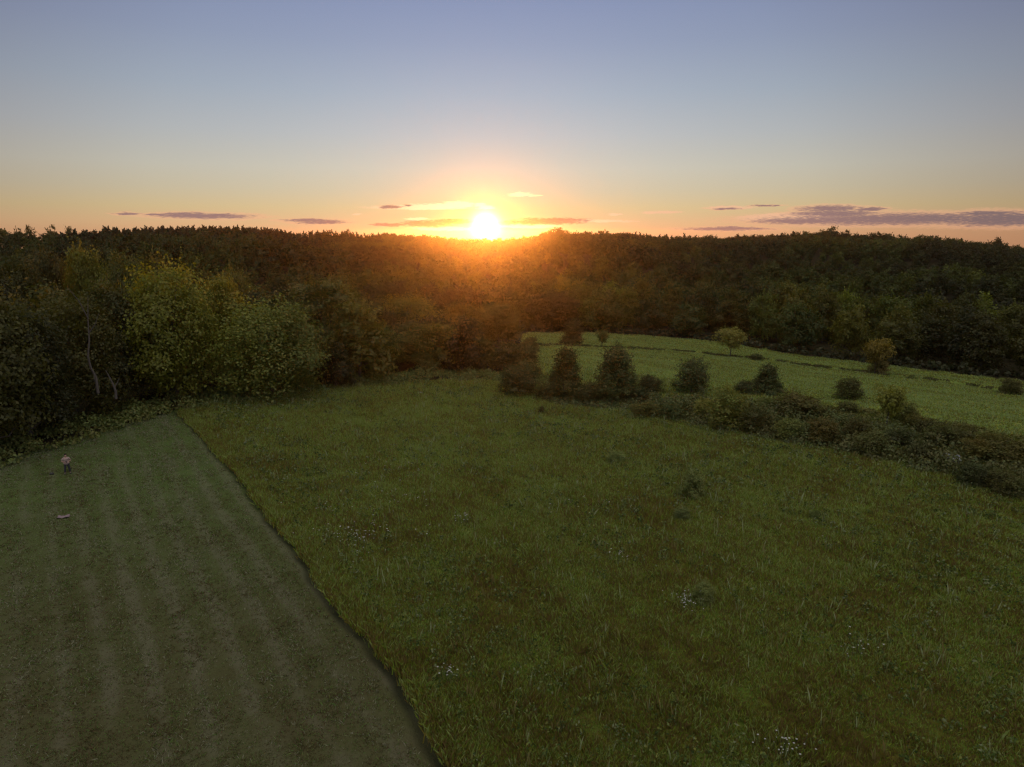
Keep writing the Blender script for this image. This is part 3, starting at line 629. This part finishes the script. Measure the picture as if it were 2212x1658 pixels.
# thickets (uncountable undergrowth): a band of leaf clumps with an uneven top
def thicket(name, path, halfw, hmax, n, size, mat, label, seed, col=(1, 1, 1)):
    rng = np.random.default_rng(seed); path = np.array(path, float)
    seg = np.hypot(*np.diff(path, axis=0).T); cum = np.concatenate([[0], np.cumsum(seg)])
    nc = n // 45
    t = rng.uniform(0, cum[-1], nc); hw = np.interp(t, cum, halfw)
    cx = np.interp(t, cum, path[:, 0]); cy = np.interp(t, cum, path[:, 1])
    i = np.clip(np.searchsorted(cum, t) - 1, 0, len(path) - 2); dv = np.diff(path, axis=0)[i]; dv /= np.linalg.norm(dv, axis=1, keepdims=True)
    lat = rng.uniform(-1, 1, nc); cx += -dv[:, 1] * lat * hw; cy += dv[:, 0] * lat * hw
    hm = np.interp(t, cum, hmax) * (1 - .55 * np.abs(lat) ** 2) * (.55 + .35 * (np.sin(cx * .9) * np.sin(cy * .8 + 1) + .3) + rng.uniform(-.15, .35, nc))
    hm = np.clip(hm, .3, None); rad = rng.uniform(.45, 1.0, nc)
    ci = rng.integers(0, nc, n); u = rng.normal(size=(n, 3)); u /= np.linalg.norm(u, axis=1, keepdims=True); u[:, 2] = np.abs(u[:, 2])
    P = np.stack([cx[ci] + u[:, 0] * rad[ci], cy[ci] + u[:, 1] * rad[ci], np.zeros(n)], -1)
    P[:, 2] = height(P[:, 0], P[:, 1]) + hm[ci] * (.15 + .85 * rng.random(n) ** .6) * (.45 + .55 * u[:, 2])
    N = u + rng.normal(size=(n, 3)) * .5
    v, f = cards(P, N, size * rng.uniform(.5, 1.4, n), rng)
    o = link(name, npmesh(name, v, f, mat)); o.color = (*col, 1); tag(o, label, 'undergrowth', None, 'stuff'); return o
hp = [gpt(u, v) for u, v in [(1190, 858), (1300, 868), (1420, 872), (1540, 895), (1640, 915), (1760, 930), (1880, 955), (2000, 985), (2120, 1015), (2260, 1050)]]
thicket('hedgerow_undergrowth', hp, [2, 3, 4, 5, 5.5, 5.5, 5.5, 5, 5, 5], [.8, .9, 1.4, 2.0, 2.2, 2.2, 2.2, 2.0, 1.8, 1.8], 62000, .13, M_shrub, 'tangled brambles and leafy weeds filling the hedgerow', 3)
lp = [(-66, 22), (-56, 44), (-48, 59), (-45, 66), (-42.5, 73), (-37, 80), (-30, 86), (-22, 91), (-12, 94.5), (-3, 95), (5, 92)]
thicket('woodland_undergrowth', lp, [4, 4, 4, 4, 3.5, 3.5, 3, 2.6, 2.6, 2.6, 3], [2, 2, 1.9, 1.7, 1.6, 1.6, 1.5, 1.5, 1.6, 1.5, 1.0], 52000, .15, M_shrub, 'low leafy undergrowth along the foot of the left wood', 4, (1.25, 1.3, 1.1))
fp = [(p[0] * 1.02, p[1] * 1.02) for p in _bk]
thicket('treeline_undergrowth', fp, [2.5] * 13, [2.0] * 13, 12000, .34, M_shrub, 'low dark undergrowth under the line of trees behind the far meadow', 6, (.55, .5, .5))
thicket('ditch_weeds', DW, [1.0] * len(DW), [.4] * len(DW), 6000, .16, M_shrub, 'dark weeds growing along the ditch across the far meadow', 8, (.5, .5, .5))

wp = [gpt(u, v) for u, v in [(1640, 872), (1760, 888), (1900, 905), (2040, 930), (2150, 955), (2280, 985)]]
thicket('meadow_edge_weeds', wp, [2, 2.5, 3, 3.5, 3.5, 3.5], [.7, .8, .9, 1.0, 1.0, 1.0], 16000, .15, M_shrub, 'tall brownish weeds between the hedgerow and the far meadow', 12, (1.25, 1.2, 1.0))

# ------------------------------------------------------------------ grasses
def blades(name, x, y, hgt, wid, per, mat, label, seed, lean=.35, cat='grass'):
    rng = np.random.default_rng(seed); n = len(x) * per
    X = np.repeat(x, per) + rng.normal(size=n) * np.repeat(wid, per) * 2.2; Y = np.repeat(y, per) + rng.normal(size=n) * np.repeat(wid, per) * 2.2
    Hh = np.repeat(hgt, per) * rng.uniform(.45, 1.15, n); Wd = np.repeat(wid, per) * rng.uniform(.5, 1.2, n)
    Zg = height(X, Y) - .03; an = rng.uniform(0, 6.28, n); le = rng.normal(size=(n, 2)) * lean * Hh[:, None]
    ca, sa = np.cos(an) * Wd, np.sin(an) * Wd
    b0 = np.stack([X - ca * .5, Y - sa * .5, Zg], -1); b1 = np.stack([X + ca * .5, Y + sa * .5, Zg], -1)
    m0 = np.stack([X + ca * .6 + le[:, 0] * .4, Y + sa * .6 + le[:, 1] * .4, Zg + Hh * .6], -1); tp = np.stack([X + le[:, 0], Y + le[:, 1], Zg + Hh], -1)
    v = np.stack([b0, b1, m0, tp], 1).reshape(-1, 3)
    o = link(name, npmesh(name, v, np.arange(4 * n).reshape(n, 4), mat)); tag(o, label, cat, None, 'stuff'); return o
def scatter(n, rmin, rmax, pw, seed, amax=40.5):
    rng = np.random.default_rng(seed); r = (rng.uniform(rmin ** pw, rmax ** pw, n)) ** (1 / pw); a = np.radians(rng.uniform(-amax, amax, n))
    return r * np.sin(a), r * np.cos(a), r
def lump(x, y): return .5 + .5 * (np.sin(x * .9 + 1.7 * np.sin(y * .31)) * np.sin(y * .8 + 1.1 * np.sin(x * .4)) * .6 + .4 * np.sin(x * 2.3 + y * 1.7))
x, y, r = scatter(350000, 15, 106, 1.0, 1, 48)
k = (bx(y) - x < -.1) & (hedge_s(x, y) < 6) & ~wood(x, y)
x, y, r = x[k], y[k], r[k]
blades('meadow_grass', x, y, (.12 + .26 * lump(x, y) * (.5 + .9 * lump(x * .23, y * .23 + 3))) * (1 + .004 * r), .012 + .0008 * r, 6, M_mead, 'tall unmown meadow grass with brown and yellow-green patches', 21)
_p = np.random.default_rng(51).random(len(x)) < .012; xs, ys, rs = x[_p], y[_p], r[_p]
M_seed = grass_mat('seed_stems', [(0, (.15, .12, .05)), (.4, (.19, .18, .07)), (.7, (.15, .20, .05)), (1, (.24, .26, .15))])
blades('tall_seed_stems', xs, ys, .6 + .4 * lump(xs, ys), .022 + .0005 * rs, 4, M_seed, 'tall pale seed stems and weeds sticking out of the meadow grass', 25, .16)
_y = np.random.default_rng(31).uniform(16, 74, 6000); _x = bx(_y) + np.random.default_rng(32).uniform(-.22, 1.0, 6000)
blades('boundary_grass', _x, _y, .36 + .2 * lump(_x * 2, _y * 2), .028 + .0007 * _y, 9, M_mead, 'taller uncut grass standing along the edge of the mown strip', 24, .3)
x, y, r = scatter(185000, 15, 92, 1.0, 2, 48)
k = (bx(y) - x > 1.05) & ~wood(x, y); x, y, r = x[k], y[k], r[k]
# ------- short grass tufts keep the swaths: leave gaps where the cuttings lie
m_sh = grass_mat('mown_grass', [(0, (.085, .062, .032)), (.25, (.10, .105, .036)), (.55, (.080, .145, .038)), (.85, (.125, .155, .05)), (1, (.18, .175, .12))], .25, .22)
k = np.random.default_rng(9).random(len(x)) < .6 + .35 * lump(x * .3, y * .3); x, y, r = x[k], y[k], r[k]
blades('mown_grass', x, y, (.06 + .07 * lump(x, y)) * (1 + .004 * r), .013 + .0007 * r, 7, m_sh, 'short mown grass with pale strips of cuttings', 22, .8)
x, y, r = scatter(205000, 60, 215, 1.0, 3, 47)
s = hedge_s(x, y); k = (s > 2) & ~wood(x, y) & (ditch_d(x, y) > 1.1 + .6 * np.sin(x * .7)); x, y, r, s = x[k], y[k], r[k], s[k]
blades('far_meadow_grass', x, y, (.14 + .14 * lump(x * .5, y * .5)) * (1 + .8 * (s < 22)), .055 + .0010 * r, 5, M_far, 'bright green grass of the sloping far meadow', 23)

# weeds mixed through the meadow: low leafy clumps gathered in drifts
_r = np.random.default_rng(61); x, y, r = scatter(9000, 21, 100, 1.0, 62)
k = (bx(y) - x < -.6) & (hedge_s(x, y) < 4) & ~wood(x, y) & (lump(x * .17 + 5, y * .17) * .7 + .5 * _r.random(len(x)) > .62); x, y, r = x[k], y[k], r[k]
_c = np.repeat(np.arange(len(x)), 16); _n = len(_c); _R = (_r.uniform(.10, .34, len(x)) * (1 + .006 * r))[_c]
_u = _r.normal(size=(_n, 3)); _u /= np.linalg.norm(_u, axis=1, keepdims=True); _u[:, 2] = np.abs(_u[:, 2])
_P = np.stack([x[_c] + _u[:, 0] * _R, y[_c] + _u[:, 1] * _R, np.zeros(_n)], -1); _P[:, 2] = height(_P[:, 0], _P[:, 1]) + .12 + _u[:, 2] * _R * 1.5
_v, _f = cards(_P, _u + _r.normal(size=(_n, 3)) * .5, .04 * _r.uniform(.6, 1.5, _n) * (1 + .018 * r[_c]), _r)
M_weed = grass_mat('weed_leaves', [(0, (.045, .065, .022)), (.35, (.085, .125, .034)), (.6, (.12, .15, .055)), (.8, (.16, .17, .035)), (1, (.14, .16, .085))], .3, .3)
_o = link('meadow_weeds', npmesh('meadow_weeds', _v, _f, M_weed)); tag(_o, 'leafy weeds gathered in drifts through the near meadow', 'weeds', None, 'stuff')

# ------------------------------------------------------------------ white flowers
M_pet = plain('white_petals', (.34, .34, .31, 1), .7, .2); M_stem = plain('flower_stem', (.06, .09, .03, 1)); M_gold = plain('yellow_petals', (.5, .42, .08, 1), .7, .15)
def flower_cluster(U, Vb, wm, n, label, col=None, seed=0):
    x0, y0 = gpt(U, Vb); rng = np.random.default_rng(seed + 100)
    e = empty('wildflower_cluster', (x0, y0, H(x0, y0))); tag(e, label, 'flowers', 'white wildflower clusters in the near meadow')
    X = rng.normal(size=n) * wm * .33; Y = rng.normal(size=n) * wm * .33
    n = int(n * 1.9); X = rng.standard_t(3, size=n).clip(-4, 4) * wm * .33; Y = rng.standard_t(3, size=n).clip(-4, 4) * wm * .33; hh = rng.uniform(.35, .75, n); z = height(X + x0, Y + y0) - H(x0, y0)
    v, f = [], []
    for i in range(n): tube(v, f, [(X[i], Y[i], z[i]), (X[i] + .03, Y[i], z[i] + hh[i])], [.008, .006], 3)
    link('stem', npmesh('stems', v, f, M_stem), e)
    P = np.stack([X + .03, Y, z + hh], -1); k = 6
    an = np.tile(np.arange(k) * 2 * math.pi / k, n); PP = np.repeat(P, k, 0); rad = np.repeat(rng.uniform(.010, .030, n), k) * (1 + y0 * .012)
    a = PP; b = PP + np.stack([np.cos(an - .4) * rad, np.sin(an - .4) * rad, .3 * rad], -1); c = PP + np.stack([np.cos(an) * rad * 1.4, np.sin(an) * rad * 1.4, .2 * rad], -1); d = PP + np.stack([np.cos(an + .4) * rad, np.sin(an + .4) * rad, .3 * rad], -1)
    link('blossom', npmesh('blossoms', np.stack([a, b, c, d], 1).reshape(-1, 3), np.arange(4 * n * k).reshape(-1, 4), M_pet), e)
FLW = [(778, 1172, 3.4, 46, 'largest scatter of white flowers, beside the mown edge'), (720, 1158, 1.8, 16, 'white flowers between the mown edge and the largest scatter'), (1003, 1132, .8, 12, 'small bright white flower clump in the middle of the near meadow'),
 (860, 1082, 3.4, 22, 'loose white flowers uphill of the largest scatter'), (855, 1020, 5, 18, 'faint pale flowers above the loose white ones'), (1487, 1316, 1.0, 26, 'dense white flower clump beside the grey-green weeds'),
 (1688, 1635, .9, 16, 'white flowers at the bottom edge of the photo'), (970, 1472, .6, 10, 'white flowers near the mown edge low in the photo'), (1850, 1420, 1.2, 9, 'sparse white flowers on the lower right'),
 (1260, 1100, 3.0, 9, 'thin white flowers right of the small bright clump'), (1340, 1215, 1.2, 8, 'sparse pale flowers above and left of the dense clump'), (700, 1110, 2.5, 9, 'faint white flowers close to the mown edge')]
for i, (u, v_, w_, n_, lab) in enumerate(FLW): flower_cluster(u, v_, w_, n_, lab, None, i)

# ------------------------------------------------------------------ dead trunks at the wood's edge
def dead_tree(label, pts, rads, twigs):
    p0 = Vector(pts[0]); o = empty('dead_tree', p0); tag(o, label, 'dead tree', 'bare dead trunks in the left wood')
    v, f = [], []; tube(v, f, [Vector(p) - p0 for p in pts], rads, 7); link('trunk', npmesh('trunk', v, f, M_dead, True), o)
    for (a, b, c) in twigs:
        v, f = [], []; tube(v, f, [Vector(a) - p0, Vector(b) - p0, Vector(c) - p0], [.06, .04, .015], 5); link('branch', npmesh('branch', v, f, M_dead, True), o)
def P3(U, V, r):
    d = pdir(U, V); n = math.hypot(d[0], d[1]); return (d[0] / n * r, d[1] / n * r, CAMZ + d[2] / n * r)
r0 = 77.5
dead_tree('tall bare twisted dead trunk standing pale against the dark wood', [P3(212, 850, r0), P3(207, 815, r0), P3(196, 795, r0 + .3), P3(190, 770, r0), P3(193, 735, r0 + .4), P3(190, 690, r0 + .4), P3(190, 640, r0 + .3)], [.15, .12, .11, .09, .07, .05, .02],
    [(P3(196, 795, r0), P3(204, 808, r0 - .3), P3(203, 826, r0 - .4)), (P3(191, 690, r0 + .3), P3(170, 650, r0), P3(146, 622, r0)), (P3(192, 720, r0 + .3), P3(206, 700, r0), P3(214, 676, r0))])
r1 = 74
dead_tree('short bent pale dead trunk by the undergrowth', [P3(251, 862, r1), P3(250, 845, r1), P3(244, 830, r1), P3(237, 816, r1), P3(228, 800, r1)], [.12, .11, .09, .06, .02], [(P3(247, 838, r1), P3(254, 826, r1), P3(258, 815, r1))])

# ------------------------------------------------------------------ pale objects lying in the fields
def bm_obj(name, bm, mat, parent=None, smooth=False):
    me = bpy.data.meshes.new(name); bm.to_mesh(me); bm.free(); me.materials.append(mat)
    if smooth: me.polygons.foreach_set('use_smooth', np.ones(len(me.polygons), dtype=bool))
    return link(name, me, parent)
def box(bm, c, s, taper=1., rz=0.):
    m = bmesh.ops.create_cube(bm, size=1)['verts']
    for v in m:
        k_ = taper if v.co.z > 0 else 1.
        q = Vector((v.co.x * s[0] * k_, v.co.y * s[1] * k_, v.co.z * s[2])); q.rotate(Quaternion((0, 0, 1), rz)); v.co = q + Vector(c)
    return m
M_white = plain('weathered_white_plastic', (.62, .64, .68, 1), .5, .2, 5); M_lid = plain('grey_blue_lid', (.20, .22, .30, 1), .5, .25, 5)
x, y = gpt(2053, 1008)
t = empty('trough', (x, y, H(x, y) + .35), R(-20)); tag(t, 'pale white trough with grey-blue cover half hidden in the hedgerow', 'trough')
bm = bmesh.new(); box(bm, (0, 0, .28), (1.25, .75, .5), 1.12); bmesh.ops.bevel(bm, geom=bm.edges[:], offset=.05, segments=2, affect='EDGES'); bm_obj('tub', bm, M_white, t)
bm = bmesh.new(); box(bm, (0, .08, .60), (1.35, .75, .14), .86); bmesh.ops.bevel(bm, geom=bm.edges[:], offset=.03, segments=2, affect='EDGES'); bm_obj('cover', bm, M_lid, t)
for sx in (-.4, 0, .4):
    bm = bmesh.new(); box(bm, (sx, -.43, .3), (.07, .05, .44)); bm_obj('rib', bm, M_white, t)

M_pad = plain('pink_cloth', (.17, .12, .135, 1), .8, .25, 6)
def sheet(name, U, V, w, d, label, cat, mat, seed, rz=.2):
    x, y = gpt(U, V); rng = random.Random(seed); bm = bmesh.new(); nx, ny = 14, 10; g_ = []
    for j in range(ny + 1):
        for i in range(nx + 1):
            a, b = i / nx - .5, j / ny - .5; q = 1 - .25 * abs(math.sin(5 * a + seed)) * abs(b)
            g_.append(bm.verts.new((a * w * q, b * d * (1 - .3 * math.sin(3 * a + seed) ** 2), .10 + .05 * math.sin(7 * a + seed) * math.cos(6 * b) + rng.uniform(0, .02))))
    for j in range(ny):
        for i in range(nx): k_ = j * (nx + 1) + i; bm.faces.new((g_[k_], g_[k_ + 1], g_[k_ + nx + 2], g_[k_ + nx + 1]))
    o = bm_obj(name, bm, mat, None, True); o.location = (x, y, H(x, y)); o.rotation_euler = (0, 0, rz)
    s_m = o.modifiers.new('thickness', 'SOLIDIFY'); s_m.thickness = .02; tag(o, label, cat); return o
sheet('cloth', 137, 1119, .8, .5, 'crumpled pale pink cloth lying on the mown grass in front of the person', 'cloth', M_pad, 2)
M_sheet = plain('white_plastic_sheet', (.3, .3, .3, 1), .6, .2, 6)
sheet('plastic_sheet', 907, 851, 1.0, .8, 'small whitish plastic scrap at the top edge of the near meadow', 'litter', M_sheet, 4)

# ------------------------------------------------------------------ person with remote controller
M_skin = plain('skin', (.34, .20, .15, 1), .6, .1, 20); M_shirt = plain('beige_shirt', (.30, .22, .20, 1), .85, .2, 7)
M_trs = plain('black_trousers', (.018, .018, .026, 1), .85, .3, 9); M_hair = plain('dark_hair', (.02, .015, .012, 1), .7, .2, 30); M_shoe = plain('dark_shoes', (.025, .03, .032, 1), .7, .3, 10)
M_blk = plain('black_plastic', (.02, .02, .03, 1), .4, .1, 10); M_bag = plain('dark_bag_fabric', (.03, .03, .03, 1), .8, .3, 10)  # bag fabric has its own dark cloth colour
def skinned(name, verts, edges, rads, mat, parent=None, root=0, sub=2):
    me = bpy.data.meshes.new(name); me.from_pydata(verts, edges, []); me.update()
    o = bpy.data.objects.new(name, me); COL.objects.link(o)
    sk = o.modifiers.new('skin', 'SKIN'); sk.use_smooth_shade = True
    for i, v in enumerate(me.skin_vertices[0].data): v.radius = rads[i] if isinstance(rads[i], tuple) else (rads[i], rads[i]); v.use_root = (i == root)
    o.modifiers.new('sub', 'SUBSURF').levels = sub; o.modifiers['sub'].render_levels = sub
    dg = bpy.context.evaluated_depsgraph_get(); dg.update(); nm = bpy.data.meshes.new_from_object(o.evaluated_get(dg)); nm.name = name
    bpy.data.objects.remove(o); nm.materials.clear(); nm.materials.append(mat)
    nm.polygons.foreach_set('use_smooth', np.ones(len(nm.polygons), dtype=bool))
    return link(name, nm, parent)
px, py = gpt(147, 1025)
def hand_nodes(V, E, Rd, wrist_i, side):
    # palm then five finger chains curled round the controller, in body space (front is -y)
    w = Vector(V[wrist_i]); inward = Vector((-side, 0, 0)); fwd = Vector((0, -1, 0)); up = Vector((0, 0, 1))
    base = len(V); palm = w + inward * .035 + fwd * .045; V.append(tuple(palm)); E.append((wrist_i, base)); Rd.append((.034, .016))
    pi_ = base
    for k_ in range(4):
        ln = (.032, .036, .034, .027)[k_]
        a = palm + inward * .02 + fwd * .02 + up * (.022 - .016 * k_); b = a + inward * ln + fwd * .008; c_ = b + inward * ln * .6 - fwd * .018; d_ = c_ - fwd * .016 - inward * .004
        i0 = len(V); V.extend([tuple(a), tuple(b), tuple(c_), tuple(d_)]); E.extend([(pi_, i0), (i0, i0 + 1), (i0 + 1, i0 + 2), (i0 + 2, i0 + 3)]); Rd.extend([.0095, .0088, .0082, .0072])
    a = palm + up * .03 - fwd * .01 + inward * .008; b = a + up * .018 + inward * .026; i0 = len(V); V.extend([tuple(a), tuple(b)]); E.extend([(pi_, i0), (i0, i0 + 1)]); Rd.extend([.0115, .0095])
V_ = [(0, 0, .95), (0, .01, 1.12), (0, 0, 1.30), (0, .01, 1.43), (0, -.01, 1.52), (0, -.035, 1.60), (0, -.03, 1.69),
      (-.10, 0, .90), (-.15, -.02, .50), (-.19, .02, .10), (-.22, -.12, .05), (.10, 0, .90), (.15, -.02, .50), (.18, .02, .10), (.21, -.12, .05),
      (-.20, .01, 1.40), (-.31, .03, 1.14), (-.14, -.22, 1.12), (.20, .01, 1.40), (.31, .03, 1.14), (.14, -.22, 1.12)]
E_ = [(0, 1), (1, 2), (2, 3), (3, 4), (4, 5), (5, 6), (0, 7), (7, 8), (8, 9), (9, 10), (0, 11), (11, 12), (12, 13), (13, 14), (3, 15), (15, 16), (16, 17), (3, 18), (18, 19), (19, 20)]
R_ = [(.15, .11), (.145, .11), (.16, .115), (.10, .08), (.055, .055), (.078, .088), (.07, .085), .085, .06, .042, .035, .085, .06, .042, .035, .06, .044, .028, .06, .044, .028]
hand_nodes(V_, E_, R_, 17, -1); hand_nodes(V_, E_, R_, 20, 1)
person = skinned('person', V_, E_, R_, M_skin)
person.location = (px, py, H(px, py) + .02); person.rotation_euler = (0, 0, math.atan2(px, -py) + math.pi + R(6)); 
tag(person, 'person in a beige short-sleeved shirt and black trousers standing on the mown grass', 'person')
# facing the camera: front (-y) turned towards the camera foot point
fdir = Vector((-px, -py, 0)).normalized(); person.rotation_euler = (0, 0, math.atan2(fdir.y, fdir.x) + R(90))
skinned('shirt', [(0, 0, .80), (0, 0, .98), (0, .01, 1.15), (0, 0, 1.31), (0, .01, 1.42), (-.20, .01, 1.40), (-.285, .025, 1.20), (.20, .01, 1.40), (.285, .025, 1.20)],
    [(0, 1), (1, 2), (2, 3), (3, 4), (4, 5), (5, 6), (4, 7), (7, 8)], [(.235, .17), (.225, .165), (.215, .155), (.205, .145), (.11, .095), .085, .078, .085, .078], M_shirt, person, 2)
skinned('trousers', [(0, 0, .97), (-.10, 0, .86), (-.15, -.02, .50), (-.19, .02, .12), (.10, 0, .86), (.15, -.02, .50), (.18, .02, .12)], [(0, 1), (1, 2), (2, 3), (0, 4), (4, 5), (5, 6)], [(.17, .13), .11, .09, .072, .11, .09, .072], M_trs, person, 0)
for sx in (-1, 1): skinned('shoe', [(sx * .185, .05, .06), (sx * .205, -.06, .055), (sx * .225, -.17, .045)], [(0, 1), (1, 2)], [.06, .058, .046], M_shoe, person, 0)
skinned('hair', [(0, .0, 1.70), (0, .02, 1.755), (0, .045, 1.66)], [(0, 1), (0, 2)], [(.085, .095), (.06, .075), .07], M_hair, person, 0)
# face: nose, ears, eyes, mouth
def blob(bm, c, s): 
    for v in bmesh.ops.create_uvsphere(bm, u_segments=10, v_segments=8, radius=1)['verts']: v.co = Vector((v.co.x * s[0], v.co.y * s[1], v.co.z * s[2])) + Vector(c)
bm = bmesh.new(); blob(bm, (0, -.128, 1.63), (.014, .022, .024)); bm_obj('nose', bm, M_skin, person, True)
for sx in (-1, 1):
    bm = bmesh.new(); blob(bm, (sx * .086, -.03, 1.64), (.012, .022, .033)); bm_obj('ear', bm, M_skin, person, True)
    bm = bmesh.new(); blob(bm, (sx * .03, -.108, 1.655), (.013, .008, .008)); bm_obj('eye', bm, M_blk, person, True)
bm = bmesh.new(); blob(bm, (0, -.118, 1.59), (.025, .008, .006)); bm_obj('mouth', bm, M_hair, person, True)
rc = empty('remote_controller', person.location); rc.rotation_euler = person.rotation_euler; tag(rc, 'small black remote controller held in both hands of the person', 'controller')
bm = bmesh.new(); box(bm, (0, -.265, 1.13), (.17, .045, .11)); bmesh.ops.bevel(bm, geom=bm.edges[:], offset=.015, segments=2, affect='EDGES'); bm_obj('case', bm, M_blk, rc)
for sx in (-1, 1):
    bm = bmesh.new(); box(bm, (sx * .05, -.275, 1.235), (.014, .012, .12)); bm_obj('antenna', bm, M_blk, rc)
    bm = bmesh.new(); blob(bm, (sx * .045, -.295, 1.15), (.012, .012, .012)); bm_obj('joystick', bm, M_lid, rc)
x, y = gpt(112, 1026)
bg_ = empty('bag', (x, y, H(x, y)), .3); tag(bg_, 'small dark bag lying on the grass beside the person', 'bag')
bm = bmesh.new(); box(bm, (0, 0, .09), (.34, .22, .16), .8); bmesh.ops.bevel(bm, geom=bm.edges[:], offset=.04, segments=3, affect='EDGES'); bm_obj('pouch', bm, M_bag, bg_, True)
v, f = [], []; tube(v, f, [(-.12, 0, .16), (-.06, .02, .24), (.06, .02, .24), (.12, 0, .16)], [.012] * 4, 5); link('strap', npmesh('strap', v, f, M_bag, True), bg_)
# ------------------------------------------------------------------ evening haze
bm = bmesh.new(); box(bm, (0, 0, -12), (5600, 5600, 88)); 
m_hz, T = new_mat('haze'); pv = T.n('ShaderNodeVolumePrincipled'); pv.inputs['Density'].default_value = .000062; pv.inputs['Color'].default_value = (.95, .7, .55, 1); pv.inputs['Anisotropy'].default_value = .92
oo = T.n('ShaderNodeOutputMaterial'); T.put(oo.inputs['Volume'], pv.outputs[0]); m_hz.cycles.homogeneous_volume = True
hz = bm_obj('haze', bm, m_hz); tag(hz, 'thin evening haze lit by the low sun', 'haze', None, 'stuff')
